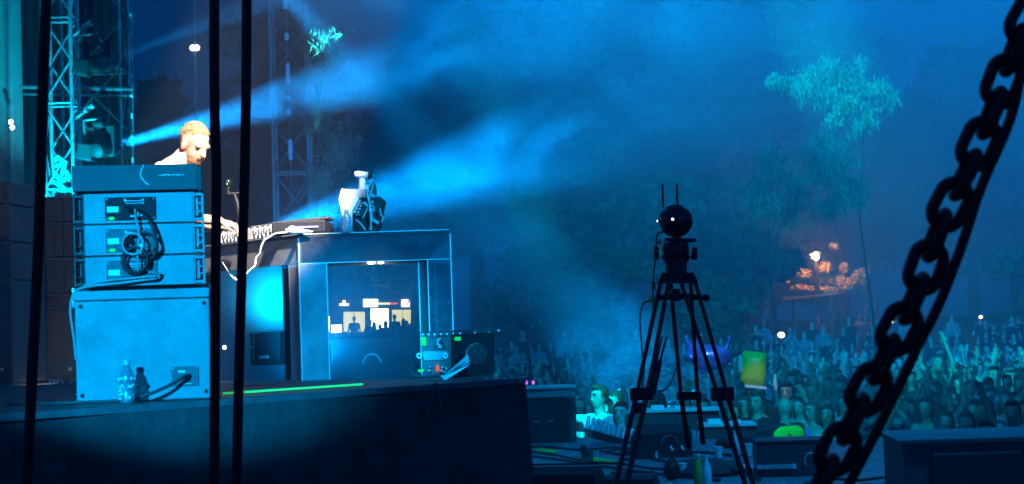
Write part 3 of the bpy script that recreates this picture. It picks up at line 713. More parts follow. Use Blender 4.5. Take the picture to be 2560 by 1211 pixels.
for x, y in ((1187, 879), (1201, 877), (1202, 894)): m.ball(E(x, y, -.025), .004, 6, 4)
tag(m.build('disc_screw', STEEL, em), kind='stuff')

# ---------------------------------------------------------------- truss towers
def truss(base_c, dx, dy, z0, z1, step, rc, rb, name, label, m, group=None, phase=0):
    t = thing(name, (base_c.x, base_c.y, z0), label, 'truss', group)
    cs = [base_c + Vector((a*dx/2, b*dy/2, 0)) for a, b in ((-1, -1), (1, -1), (1, 1), (-1, 1))]
    for c in cs: MB().tube([(c.x, c.y, z0), (c.x, c.y, z1)], rc, 10).build('chord', m, t, smooth=True)
    n = int((z1-z0)/step)
    for k in range(4):
        a, b = cs[k], cs[(k+1) % 4]
        for j in range(n):
            za, zb = z0+j*step, z0+(j+1)*step
            p, q = ((a, b) if (j+phase) % 2 == 0 else (b, a))
            MB().tube([(p.x, p.y, za), (q.x, q.y, zb)], rb, 6).build('brace', m, t, smooth=True)
            if j % 2 == 0: MB().tube([(a.x, a.y, za), (b.x, b.y, za)], rb, 6).build('rung', m, t, smooth=True)
    return t
c1 = W(158, 480, 19.3)
tw = truss(Vector((c1.x, c1.y, 0)), .30, .30, STAGE, 7.4, .46, .022, .013, 'truss_tower', 'cyan-lit aluminium truss tower left of the moving lights', ALU)
c2 = W(262, 300, 22.5)
truss(Vector((c2.x-.1, c2.y, 0)), .72, .5, STAGE, 8.2, .75, .02, .012, 'truss_tower', 'wide dim truss tower standing behind the moving lights', ALUD, phase=1)
cc = W(728, 300, 40)
truss(Vector((cc.x, cc.y, 0)), .78, .6, 0.0, 11.5, 1.05, .045, .026, 'truss_tower', 'tall thin hazy truss tower behind the desk', ALU)
# horizontal pipes between the towers
for (ya, yb, d, lab) in ((218, 224, 20.6, 'upper'), (236, 240, 21.2, 'lower')):
    a, b = W(50, ya, d), W(334, yb, d)
    tag(MB().tube([a, b], .028 if lab == 'upper' else .018, 10).build('cross_pipe', ALUD, smooth=True), f'horizontal pipe behind the truss tower, {lab} of the two', 'pipe', 'pipes behind the truss tower')
# vertical pole with bright clamps
pole = thing('led_pole', W(331, 480, 20.4), 'upright pole with bright clamp lights right of the moving lights', 'pole')
MB().tube([W(329, -60, 20.4), W(335, 560, 20.4)], .006, 8).build('pole', ALU, pole, smooth=True)
for (y, h) in ((38, 9), (88, 14), (140, 28), (190, 13), (240, 10), (290, 14), (352, 30), (400, 14)):
    MB().box(W(327+y*.012, y, 20.38), (.028, .03, h*20.4/F), bev=.004).build('clamp', mat('bright_clamp', (.7, .85, .9), .4), pole)
pole2 = thing('led_pole', W(726, 540, 39), 'upright pole with pale strip lights beside the hazy truss tower', 'pole')
MB().tube([W(712, -60, 39), W(732, 560, 39)], .012, 8).build('pole', ALU, pole2, smooth=True)
for (y, h) in ((8, 30), (92, 18), (184, 50), (246, 10), (281, 14), (375, 50)):
    MB().box(W(713.5+y*.034, y, 38.9), (.085, .05, h*39/F), bev=.006).build('strip_light', emis('pale_strip', (.02, .33, .85), .55), pole2)
# loose cables hanging between towers
for k, pts in enumerate((((326, -20), (318, 90), (300, 170), (280, 240), (268, 330)), ((310, 60), (312, 120), (318, 200), (320, 300)), ((146, 300), (150, 360), (142, 430), (160, 488)))):
    tag(MB().tube(smooth_path([W(x, y, 20.0) for x, y in pts], 5), .006, 6).build('hanging_cable', DGREY, smooth=True),
        ('thin cable slanting down between truss and clamp pole', 'thin cable hanging straight beside the clamp pole', 'thin cable hanging inside the lit truss tower')[k], 'cable')
# bundle of rigging hardware glinting low in the truss
hw_ = thing('rigging_bundle', W(150, 450, 19.2), 'bright tangle of rigging straps inside the foot of the lit truss', 'rigging')
for (x, y, l, a) in ((150, 412, 40, 20), (158, 428, 36, 70), (142, 440, 34, 120), (160, 450, 40, 30), (148, 462, 38, 150), (170, 440, 30, 100), (140, 398, 22, 60), (155, 400, 26, 140)):
    d_ = Vector((math.cos(R(a)), 0, math.sin(R(a))))*l*19.2/F/2; p = W(x, y, 19.15)
    MB().tube([p-d_, p, p+d_], [.012, .030, .014], 8).build('strap', WHITE, hw_, smooth=True)
# moving heads
def moving_head(pos, target, label, bright=True, k=1):
    t = thing('moving_light', pos, label, 'stage light', 'moving lights with blue beams')
    ax = (Vector(target)-pos).normalized()
    up = Vector((0, 0, 1)); side = ax.cross(up).normalized()
    MB().tube([pos-ax*.34, pos-ax*.30, pos-ax*.12, pos+ax*.10, pos+ax*.17], [.07, .12, .14, .155, .16], 18).build('head', DGREY, t, smooth=True)
    ln_ = MB().tube([pos+ax*.171, pos+ax*.178], [.150, .140], 18).build('lens', emis('blue_lens', (.1, .65, 1), 2.2) if bright else EDGE, t, smooth=True)
    m = MB()
    for s_ in (-1, 1):
        m.box(pos+side*s_*.19+Vector((-.10, 0, .10*k)), (.13, .05, .50 if k else .2), bev=.015)
    m.box(pos+Vector((-.10, 0, .36*k)), (.16, .42, .08), bev=.015); m.build('yoke', DGREY, t)
    MB().box(pos+(Vector((-.32, -.05, -.07)) if k > 0 else Vector((-.28, .1, -.04))), (.26, .28, .26), Matrix.Rotation(R(12), 3, 'Y'), bev=.02).build('base', mat('lamp_base_paint', (.045, .045, .05), .6), t)
    m = MB().tube([pos+Vector((-.34, 0, .02)), pos+Vector((-.36, 0, .45*k))], .03, 8); m.tube([pos+Vector((-.38, 0, .45*k)), pos+Vector((-.05, 0, .48*k))], .02, 8); m.build('clamp', ALUD, t, smooth=True)
    t.scale = (.66,)*3
    return t
moving_head(MH1, T1, 'upper moving stage light on the left truss, throwing a faint blue beam')
moving_head(MH2, T2, 'lower moving stage light on the left truss, throwing a bright blue beam')
moving_head(MH3, T3, 'moving stage light behind the desk gear, its beam fanning out to the right', k=0)
for (x, y, lab) in ((224, 60, 'upper'), (228, 268, 'lower')):
    t = thing('confetti_tube', W(x, y, 19.2), f'{lab} pale short tube clamped to the truss above a moving light', 'tube', 'pale tubes on the truss')
    MB().tube([W(x-14, y+9, 19.2), W(x+8, y-6, 19.1)], .032, 12).build('barrel', ALU, t, smooth=True)
    MB().tube([W(x+8, y-6, 19.09), W(x+10, y-7.2, 19.08)], [.03, .024], 12).build('mouth', BLACK, t, smooth=True)
    MB().tube([W(x-14, y+9, 19.2), W(x-40, y+30, 19.25)], .02, 8).build('mount_arm', ALUD, t, smooth=True)
# curtain at the far left, and dark curtain behind the truss
def curtain(x0, x1, d0, d1, z0, z1, name, m, label, amp=.04):
    a, b = W(x0, 500, d0), W(x1, 500, d1); n = 60; mb_ = MB(); vs = []
    for j in range(2):
        for i in range(n+1):
            p = a.lerp(b, i/n); o_ = amp*math.sin(i*1.3)+amp*.5*math.sin(i*.7)
            vs.append((p.x, p.y+o_, z0 if j == 0 else z1))
    mb_.add(vs, [(i, i+1, n+2+i, n+1+i) for i in range(n)])
    return tag(mb_.build(name, m, smooth='all'), label, 'curtain')
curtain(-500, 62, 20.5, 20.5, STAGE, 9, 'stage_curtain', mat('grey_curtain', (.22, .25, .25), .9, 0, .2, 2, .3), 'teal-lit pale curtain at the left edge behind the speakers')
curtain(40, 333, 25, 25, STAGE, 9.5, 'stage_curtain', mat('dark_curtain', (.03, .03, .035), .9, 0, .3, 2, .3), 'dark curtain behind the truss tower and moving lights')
spot('curtain_lamp', W(-60, 860, 17), W(20, 480, 20.5), 34, (.0, .70, .9), 60, .9, .1)
# bare bulbs on wires
for (x, y, d, dx_, lab) in ((487, 120, 24, 5, 'pair of white bulbs on a thin wire above the performer'), (29, 312, 20, 2, 'pair of white bulbs in front of the curtain at the left edge')):
    t = thing('hanging_lamp', W(x, y, d), lab, 'lamp')
    MB().tube([W(x, -60, d), W(x+1, y, d), W(x+2, 560, d)], .0035, 6).build('wire', CABLEG, t, smooth=True)
    for s_ in (-1, 1): MB().ball(W(x+s_*dx_, y+(s_*7 if dx_ == 2 else 0), d-.03), .040 if dx_ == 5 else .026, 12, 8).build('bulb', BULB, t, smooth=True)

# ---------------------------------------------------------------- tripod with ball camera
TD = 7.3
def TT(x, y, e=0): return W(x, y, TD+e)
tp = thing('tripod', Vector((TT(1690, 900).x, TD, STAGE)), 'black two-stage video tripod with red ring, standing on the stage floor', 'tripod')
TPM = mat('tripod_black', (.02, .02, .022), .4, .2, .3, 20)
TPG = mat('tripod_worn', (.07, .06, .055), .45, .3, .4, 20)
def leg(p0, p1, p2, m1, m2):
    MB().tube([p0, p1], .0085, 8).build('leg_tube', m1, tp, smooth=True)
    if p2 is not None: MB().tube([p1, p2], .0105, 8).build('lower_leg', m2, tp, smooth=True)
hub = TT(1692, 690)
def fl(x, y):   # leg foot on the stage floor below the frame
    return G(x, y, STAGE)
# left leg (towards the camera-left), middle leg (away), right leg
leg(TT(1652, 705, -.05), TT(1592, 985, -.22), TT(1532, 1240, -.38), TPM, TPG)
leg(TT(1672, 705, -.08), TT(1618, 985, -.25), TT(1560, 1240, -.42), TPM, TPG)
leg(TT(1676, 700, .05), TT(1702, 985, .22), TT(1722, 1120, .32), TPM, TPM)
leg(TT(1726, 700, .05), TT(1744, 985, .22), TT(1758, 1110, .32), TPM, TPM)
leg(TT(1702, 705, -.02), TT(1794, 985, -.1), TT(1872, 1240, -.18), TPM, TPG)
leg(TT(1738, 705, .0), TT(1818, 985, -.06), TT(1892, 1240, -.15), TPM, TPG)
for (p, s_) in ((TT(1604, 985, -.24), (.09, .05, .05)), (TT(1723, 990, .22), (.10, .05, .035)), (TT(1806, 985, -.09), (.09, .05, .055)), (TT(1598, 1020, -.25), (.045, .04, .04))):
    MB().box(p, s_, bev=.006).build('leg_clamp', TPM, tp)
MB().prism([TT(1644, 708, -.06), TT(1655, 682, -.06), TT(1735, 682, -.06), TT(1746, 708, -.06)], (0, .12, 0)).build('bowl_collar', TPM, tp)
m = MB().lathe(TT(1691, 690), [(.045, 0), (.045, .012), (.036, .02), (.040, .03)], seg=18); m.build('bowl', TPM, tp, smooth=True)
z_ = TT(1691, 676)
MB().lathe(z_, [(.043, -.006), (.043, .026)], seg=20).build('red_ring', mat('red_ring', (.75, .03, .05), .45), tp, smooth=True)
m = MB().box(TT(1688, 625), (.105, .10, .06), bev=.012); m.box(TT(1700, 601), (.125, .07, .014), Matrix.Rotation(R(3), 3, 'Y'), bev=.003)
m.prism([TT(1655, 640, -.03), TT(1730, 640, -.03), TT(1716, 660, -.03), TT(1668, 660, -.03)], (0, .07, 0))
m.lathe(TT(1728, 634), [(.0, 0), (.026, .002), (.026, .022), (.02, .024)], axis=(1, 0, -.1), seg=14); m.lathe(TT(1647, 622), [(.01, 0), (.012, -.02)], axis=(1, 0, 0), seg=10)
m.build('fluid_head', TPM, tp, smooth=True)
m = MB().ball(TT(1648, 605, -.05), .01, 8, 6); m.ball(TT(1671, 606, -.06), .006, 8, 6); m.build('head_knob', STEEL, tp, smooth=True)
m = MB()
for (x0, x1, y) in ((1640, 1766, 745), ): m.tube([TT(x0, y, .02), TT(1692, y-4, .0), TT(x1, y, .0)], .012, 8)
m.box(TT(1690, 738, .0), (.035, .035, .05), bev=.004); m.ball(TT(1766, 745, 0), .016, 8, 6); m.build('spreader', TPM, tp, smooth=True)
bc = thing('sphere_camera', TT(1690, 596), 'glossy black ball-shaped camera with two antennas on top of the tripod', 'camera')
BC = TT(1690, 552); BR = 42.5*TD/F
MB().ball(BC, BR, 28, 20).build('shell', mat('glossy_black_shell', (.012, .012, .014), .16), bc, smooth='all')
for (x, y) in ((1657, 551), (1699, 550), (1646, 553)):
    d_ = (TT(x, y) - BC); l2 = BR*BR-d_.length_squared
    p = TT(x, y) + Vector((0, -math.sqrt(max(l2, 0)), 0)); n_ = (p-BC).normalized()
    le = MB().lathe(p-n_*.004, [(.0085, 0), (.0085, .005), (.006, .0065)], axis=n_, seg=14).build('lens', BLACK, bc, smooth=True)
    MB().tube([p+n_*.002 + (n_.orthogonal().normalized()*math.cos(a)+n_.cross(n_.orthogonal().normalized())*math.sin(a))*.0085 for a in [2*math.pi*i/14 for i in range(16)]], .0012, 6, cap=False).build('lens_ring', STEEL, le, smooth=True)
for x in (1656, 1692): MB().tube([TT(x+2, 520, .02), TT(x, 460, .02)], .0042, 8).build('antenna', BLACK, bc, smooth=True)
MB().tube([TT(1692, 594), TT(1692, 604)], .022, 14).build('mount', BLACK, bc, smooth=True)
# small lit status lamps on the ball
for (x, y) in ((1678, 551), (1645, 553)):
    d_ = TT(x, y)-BC; p = TT(x, y)+Vector((0, -math.sqrt(max(0, BR*BR-d_.length_squared))-.001, 0))
    MB().ball(p, .0050, 8, 6, sc=(1, .4, 1)).build('status_lamp', emis('status_white', (.85, .85, 1), 5), bc)
m = MB()
m.tube(smooth_path([TT(1658, 580, -.08), TT(1645, 584, -.07), TT(1641, 600, -.07), TT(1640, 640, -.06), TT(1634, 690, -.05), TT(1632, 750, -.05), TT(1634, 790, -.06)], 5), .0032, 6)
m.box(TT(1641, 640, -.06), (.02, .02, .03)); m.box(TT(1634, 715, -.05), (.014, .014, .03))
m.build('camera_lead', RUBBER, bc, smooth=True)
MB().box(TT(1631, 751, -.06), (.02, .014, .022), bev=.002).build('lead_plug', STICK, bc)
tag(MB().tube(smooth_path([TT(1628, 752, -.06), TT(1608, 760, -.06), TT(1600, 800, -.06), TT(1606, 880, -.08), TT(1610, 930, -.1), TT(1604, 975, -.2)], 5), .0034, 6).build('tripod_cable', RUBBER, smooth=True), 'thin black lead drooping down the left tripod leg from a green plug', 'cable')
tag(MB().tube(smooth_path([TT(1688, 860, .1), TT(1696, 900, .1), TT(1680, 950, 0), TT(1662, 975, -.1), TT(1645, 978, -.2)], 5), .0034, 6).build('tripod_cable', RUBBER, smooth=True), 'thin black lead looping from the middle tripod leg to the left one', 'cable')
rt_ = thing('radio_transmitter', TT(1633, 985, -.27), 'flat box with two antennas strapped to the left tripod leg', 'transmitter')
tr_ = Matrix((_r, _f, _u)).transposed() @ Matrix.Rotation(R(12), 3, 'Y')
MB().box(TT(1634, 943, -.28), (.042, .022, .135), tr_, bev=.003).build('body', mat('transmitter_grey', (.09, .075, .07), .45, .2, .2, 12), rt_)
for (a, b) in (((1641, 903), (1655, 842)), ((1650, 903), (1667, 842))): MB().tube([TT(*a, -.27), TT(*b, -.27)], [.005, .0035], 8).build('antenna', BLACK, rt_, smooth=True)

# ---------------------------------------------------------------- things on the stage floor
def floor_box(px, py, wpx, hpx, dep, name, label, cat, m, rz=0, group=None, parts=None, z=STAGE, bev=.012):
    b = G(px, py, z); S = b.y/F; t = thing(name, (b.x, b.y, z), label, cat, group); r_ = yaw(R(rz))
    q = lambda x, y, zz: Vector((b.x, b.y, z)) + r_ @ Vector((x*S, y, zz*S))
    MB().box(q(0, dep/2, hpx/2+.5), (wpx*S, dep, hpx*S), r_, bev=bev).build('body', m, t)
    if parts: parts(t, q, S, r_)
    return t, q, S, r_
def cab_parts(t, q, S, r_):
    m = MB().box(q(-34, -.008, 54), (18*S, .01, 5*S), r_); m.box(q(0, -.008, 55), (16*S, .01, 5*S), r_); m.build('latch', ALUD, t)
    MB().box(q(0, -.006, 24), (112*S, .01, 3*S), r_).build('joint', DGREY, t)
    MB().box(q(-4, .10, 113), (128*S, .22, 3*S), r_).build('lid_trim', DGREY, t)
floor_box(1378, 1108, 128, 112, .35, 'flight_case', 'black flight case standing beside the corner of the cloth-covered riser', 'case', BLACK, 4, None, cab_parts)
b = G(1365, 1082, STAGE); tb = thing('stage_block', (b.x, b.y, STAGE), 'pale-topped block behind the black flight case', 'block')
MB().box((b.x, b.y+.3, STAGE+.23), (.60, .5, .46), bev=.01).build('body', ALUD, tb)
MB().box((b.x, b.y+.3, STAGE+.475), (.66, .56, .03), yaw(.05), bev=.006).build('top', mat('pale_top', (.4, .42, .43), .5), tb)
# row of upright metal tubes on a tilted rack
rk = thing('tube_rack', G(1530, 1112, STAGE), 'tilted rack holding a row of silver tubes at the stage front', 'tube rack')
RDp = G(1530, 1112, STAGE).y
RW = lambda x, y, e=0: W(x, y, RDp+e)
for k in range(12):
    u = k/11; x = 1472+u*138; y0 = 1043+u*44; y1 = y0+30-u*4
    o = MB().tube([RW(x-4, y1, 0), RW(x, y0, .05)], 5.6*RDp/F, 10).build('tube', mat('silver_tube', (.55, .57, .6), .4, .3, .2, 10), rk, smooth=True)
    MB().tube([RW(x, y0, .05), RW(x+.5, y0-3, .055)], 3.6*RDp/F, 8).build('cap', WHITE, o, smooth=True)
MB().prism([RW(1462, 1072, -.02), RW(1610, 1112, -.02), RW(1610, 1128, -.02), RW(1462, 1092, -.02)], (0, .12, 0)).build('tray', BLACK, rk)
rk2 = thing('tube_rack', G(1750, 1112, STAGE), 'short rack with three silver tubes behind the tripod', 'tube rack')
for k in range(3):
    x = 1728+k*9; o = MB().tube([RW(x-2, 1100, .4), RW(x, 1078+k*2, .45)], 4.6*RDp/F, 10).build('tube', MATS['silver_tube'], rk2, smooth=True)
    MB().tube([RW(x, 1078+k*2, .45), RW(x, 1075+k*2, .455)], 3*RDp/F, 8).build('cap', WHITE, o, smooth=True)
MB().box(RW(1737, 1104, .45), (.2, .1, .04), bev=.006).build('tray', BLACK, rk2)
def wedge(px, py, wpx, hpx, dep, label, rz, m=BLACK, extra=None, hb=.45):
    b = G(px, py, STAGE); S = b.y/F; t = thing('floor_monitor', (b.x, b.y, STAGE), label, 'speaker'); r_ = yaw(R(rz)); w_ = wpx*S/2; h = hpx*S
    q = lambda x, y, zz: Vector((b.x, b.y, STAGE)) + r_ @ Vector((x, y, zz))
    MB().prism([q(-w_, 0, .004), q(-w_, dep, .004), q(-w_, dep, h*hb), q(-w_, dep*.45, h), q(-w_, .06, h), q(-w_, 0, h*.8)], r_ @ Vector((2*w_, 0, 0))).build('cabinet', m, t)
    MB().prism([q(-w_*.92, dep*.48, h+.004), q(-w_*.92, dep*.97, h*hb+.012), q(w_*.92, dep*.97, h*hb+.012), q(w_*.92, dep*.48, h+.004)], r_ @ Vector((0, .0, .006))).build('grille', DGREY, t)
    if extra: extra(t, q, w_, h)
    return t
def wx(t, q, w_, h):
    m = MB().tube([q(.02+.07*math.cos(a), -.008, h*.45+.07*math.sin(a)) for a in [math.pi*i/10 for i in range(11)]], .005, 6)
    m.build('handle', ALUD, t, smooth=True)
    m = MB()
    for dx_ in (.03, .12): m.tube([q(dx_, -.01, h*.38), q(dx_+.015, -.03, h*.24)], .012, 8)
    m.build('plug', WHITE, t, smooth=True)
    MB().box(q(-.09, -.006, h*.12), (.02, .008, .06)).build('label', LABELW, t)
wedge(1668, 1146, 130, 78, .45, 'black floor monitor with white plugs behind the tripod', 8, BLACK, wx)
wedge(1395, 1262, 190, 92, .42, 'black low floor monitor beside the riser at the bottom edge', -14, mat('worn_black', (.022, .022, .024), .35, 0, .4, 8, .3))
wedge(1575, 1240, 120, 50, .4, 'black low floor monitor at the bottom edge between riser and tripod', -10, BLACK)
def big_case(t, q, S, r_):
    MB().box(q(-45, -.01, 26), (92*S, .02, 10*S), r_).build('metal_strip', ALU, t)
    MB().box(q(2, -.012, 26), (8*S, .02, 12*S), r_).build('strip_end', WHITE, t)
    MB().tube([q(40+12*math.cos(a), -.02, 38+20*math.sin(a)) for a in [R(60)+R(150)*i/10 for i in range(11)]], .006, 6).build('handle', ALU, t, smooth=True)
    MB().box(q(0, .2, 88), (184*S, .42, 4*S), r_).build('lid', DGREY, t)
floor_box(1985, 1192, 178, 86, .5, 'flight_case', 'long dark case with a pale metal strip at the stage front below the guard', 'case', mat('case_blue_black', (.04, .042, .05), .5, 0, .3, 8, .2), -4, None, big_case)
floor_box(1471, 1156, 26, 30, .1, 'power_box', 'small black power box with an upright plug on the stage floor', 'box', BLACK, 6, None,
          lambda t, q, S, r_: MB().box(q(-9, .04, 34), (14*S, .05, 16*S), r_, bev=.004).build('plug', BLACK, t))
ps = G(1680, 1203, STAGE); S6 = ps.y/F
pk = thing('backpack', (ps.x, ps.y, STAGE), 'rounded black bag on the stage floor under the tripod', 'bag')
MB().ball((ps.x, ps.y, STAGE+27*S6), 26*S6, 14, 10, sc=(.8, .8, 1.05)).build('body', RUBBER, pk, smooth=True)
MB().tube([(ps.x-.03, ps.y-.04, STAGE+50*S6), (ps.x, ps.y-.05, STAGE+60*S6), (ps.x+.03, ps.y-.04, STAGE+50*S6)], .006, 6).build('handle', RUBBER, pk, smooth=True)
def clut(px, py, name, label, cat, fn):
    b = G(px, py, STAGE); t = thing(name, (b.x, b.y, STAGE), label, cat); fn(t, b, b.y/F); return t
def cupf(mat_):
    def f(t, b, S):
        MB().lathe((b.x, b.y, STAGE), [(.024, .001), (.035, .10)], seg=14).build('cup_wall', mat_, t, smooth=True)
        MB().lathe((b.x, b.y, STAGE), [(.037, .098), (.038, .106), (.033, .108)], seg=14).build('rim', mat_, t, smooth=True)
    return f
def bottlef(mat_, capm):
    def f(t, b, S):
        MB().lathe((b.x, b.y, STAGE), [(.030, .001), (.033, .01), (.033, .13), (.02, .17), (.012, .19), (.012, .21)], seg=14).build('body', mat_, t, smooth=True)
        MB().lathe((b.x, b.y, STAGE), [(.015, .205), (.015, .225)], seg=12).build('cap', capm, t, smooth=True)
    return f
GREENG = mat('green_glass', (.06, .45, .08), .2); PALEP = mat('pale_plastic', (.6, .72, .75), .4)
clut(1747, 1218, 'glass_bottle', 'green bottle standing at the foot of the tripod', 'bottle', bottlef(GREENG, PALEP))
clut(1768, 1222, 'water_bottle', 'pale water bottle next to the green bottle at the tripod foot', 'bottle', bottlef(PALEP, WHITE))
clut(1706, 1196, 'paper_cup', 'pale cup beside the rounded black bag', 'cup', cupf(PALEP))
clut(1840, 1146, 'water_bottle', 'pale bottle right of the tripod among red bits', 'bottle', bottlef(PALEP, WHITE))
clut(1872, 1142, 'paper_cup', 'white cup with wide rim right of the tripod', 'cup', cupf(WHITE))
clut(1797, 1150, 'paper_cup', 'white cup in front of the tripod\'s right leg', 'cup', cupf(WHITE))
clut(1900, 1150, 'plastic_cup', 'pale blue plastic cup beside the long dark case', 'cup', cupf(mat('pale_blue_plastic', (.35, .5, .7), .4)))
def heap(mat_, n, spread, r0, r1, seed):
    def f(t, b, S):
        rr = random.Random(seed)
        for k in range(n):
            MB().ball((b.x+rr.uniform(-1, 1)*spread, b.y+rr.uniform(-.5, .5)*spread, STAGE+rr.uniform(.4, .9)*r0), rr.uniform(r0, r1), 8, 6, sc=(1.2, 1, .6)).build('lump', mat_, t, smooth=True)
    return f
clut(1850, 1176, 'cloth_heap', 'pale crumpled cloth on the stage floor beside the long case', 'cloth', heap(PALEP, 7, .09, .03, .05, 3))
clut(1840, 1160, 'red_clips', 'cluster of small red clips right of the tripod', 'clips', heap(REDP, 6, .12, .012, .018, 4))
clut(1770, 1190, 'equipment_pile', 'dark pile of bags and boxes under the tripod', 'bag', heap(mat('dark_bag', (.035, .04, .035), .8, 0, .4, 12, .4), 12, .20, .07, .12, 5))
clut(1870, 1120, 'equipment_pile', 'black rounded bags behind the tripod\'s right leg', 'bag', heap(RUBBER, 8, .16, .07, .12, 6))
# tape and cables on the floor
for k, (pts) in enumerate((((1330, 1124), (1355, 1121), (1395, 1128), (1390, 1133), (1345, 1129)), ((1440, 1140), (1470, 1141), (1540, 1152), (1535, 1157), (1470, 1152)))):
    vs = [G(x, y, STAGE+.008) for x, y in pts]
    tag(MB().prism(vs, (0, 0, .003)).build('tape_or_light_patch', mat('yellow_tape', (.45, .6, .02), .6, 0, .3, 8)), ('yellow tape patch on the stage floor below the flight case', 'yellow tape patch under the small power box')[k], 'tape')
cpaths = [((1318, 1116), (1380, 1118), (1450, 1124), (1520, 1120), (1600, 1122), (1700, 1130)), ((1318, 1128), (1400, 1140), (1480, 1155), (1560, 1160), (1640, 1172), (1700, 1168)),
          ((1318, 1140), (1420, 1152), (1540, 1172), (1660, 1186), (1800, 1200)), ((1560, 1150), (1620, 1146), (1700, 1158), (1780, 1150), (1850, 1170), (1900, 1200)),
          ((1500, 1128), (1540, 1134), (1580, 1131), (1560, 1125), (1520, 1127)), ((2080, 1196), (2150, 1200), (2220, 1194), (2300, 1200)), ((1690, 1135), (1760, 1132), (1850, 1138), (1880, 1128))]
clabs = ['cable running along the far stage floor by the flight case', 'cable sagging across the stage floor past the power box', 'long straight cable crossing the stage floor', 'cable snaking beneath the tripod', 'small coil of cable in front of the tube rack', 'cable on the stage floor beyond the chain', 'cable behind the tripod\'s right leg']
for p, lb in zip(cpaths, clabs):
    q = smooth_path([G(x, y+rnd.uniform(-1, 1), STAGE+.018) for x, y in p], 6)
    tag(MB().tube(q, .011, 6).build('floor_cable', RUBBER, smooth=True), 'black ' + lb, 'cable', 'cables on the stage floor')
m = MB()
for k in range(240):
    p = G(rnd.uniform(1315, 2250), rnd.uniform(1100, 1211), STAGE+.006); r_ = rnd.uniform(.006, .022)
    m.box(p, (r_*2, r_*rnd.uniform(.6, 1.4), .003), yaw(rnd.uniform(0, 3)))
tag(m.build('litter', mat('confetti', (.5, .55, .58), .7, 0, .3, 3)), 'scattered scraps of confetti on the stage floor', 'litter', kind='stuff')
# dark desks in the pit
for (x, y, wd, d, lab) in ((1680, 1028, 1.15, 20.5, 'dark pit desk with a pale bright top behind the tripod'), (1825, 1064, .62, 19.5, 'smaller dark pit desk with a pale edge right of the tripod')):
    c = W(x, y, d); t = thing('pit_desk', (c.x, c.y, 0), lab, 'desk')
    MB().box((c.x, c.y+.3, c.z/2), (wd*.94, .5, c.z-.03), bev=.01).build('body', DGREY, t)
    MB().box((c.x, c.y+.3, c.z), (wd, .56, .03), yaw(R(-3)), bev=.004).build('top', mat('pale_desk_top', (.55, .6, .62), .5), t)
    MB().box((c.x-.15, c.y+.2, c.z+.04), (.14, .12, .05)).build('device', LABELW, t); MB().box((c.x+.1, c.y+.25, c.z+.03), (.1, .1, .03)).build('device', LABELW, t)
# big pale box at the right bottom
bx0 = W(2400, 1103, 11.0); bh = bx0.z-STAGE
bb = thing('speaker_block', (3.14, bx0.y+.47, STAGE), 'big hazy blue box with a flat top at the bottom right corner', 'box')
MB().box((3.14, bx0.y+.47, STAGE+bh/2), (1.5, .92, bh-.01), yaw(R(-4)), bev=.015).build('body', mat('hazy_box', (.09, .095, .10), .6, 0, .25, 2, .2), bb)
MB().box((3.14, bx0.y+.47, bx0.z), (1.56, .98, .03), yaw(R(-4)), bev=.006).build('top_board', mat('hazy_box_top', (.12, .13, .135), .6, 0, .2, 3, .2), bb)
for k in range(2): MB().box((2.80+k*.70, bx0.y+.02-k*.05, STAGE+bh*.45), (.56, .03, bh*.72), yaw(R(-4)), bev=.02).build('recessed_panel', DGREY, bb)

# ---------------------------------------------------------------- people
SKINR = mat('skin', (.5, .3, .2), .55, rand=[(.55, .34, .25), (.45, .27, .18), (.60, .40, .30), (.35, .2, .13), (.5, .32, .23)])
TOPR = mat('top_cloth', (.1, .1, .1), .9, rand=[(.02, .02, .022), (.25, .25, .27), (.04, .05, .09), (.4, .4, .4), (.10, .04, .05), (.03, .03, .03), (.08, .09, .1), (.2, .19, .17)])
PANTR = mat('trouser_cloth', (.03, .03, .05), .9, rand=[(.03, .035, .06), (.02, .02, .02), (.08, .09, .14), (.12, .11, .09)])
HAIRR = mat('hair', (.03, .02, .015), .6, rand=[(.015, .01, .008), (.04, .025, .015), (.10, .06, .03), (.02, .015, .01), (.07, .045, .025)])
BEARD = mat('reddish_beard', (.26, .10, .035), .7, 0, .4, 70, .5)
EYED = mat('eye_dark', (.02, .015, .012), .3, 0, 0)

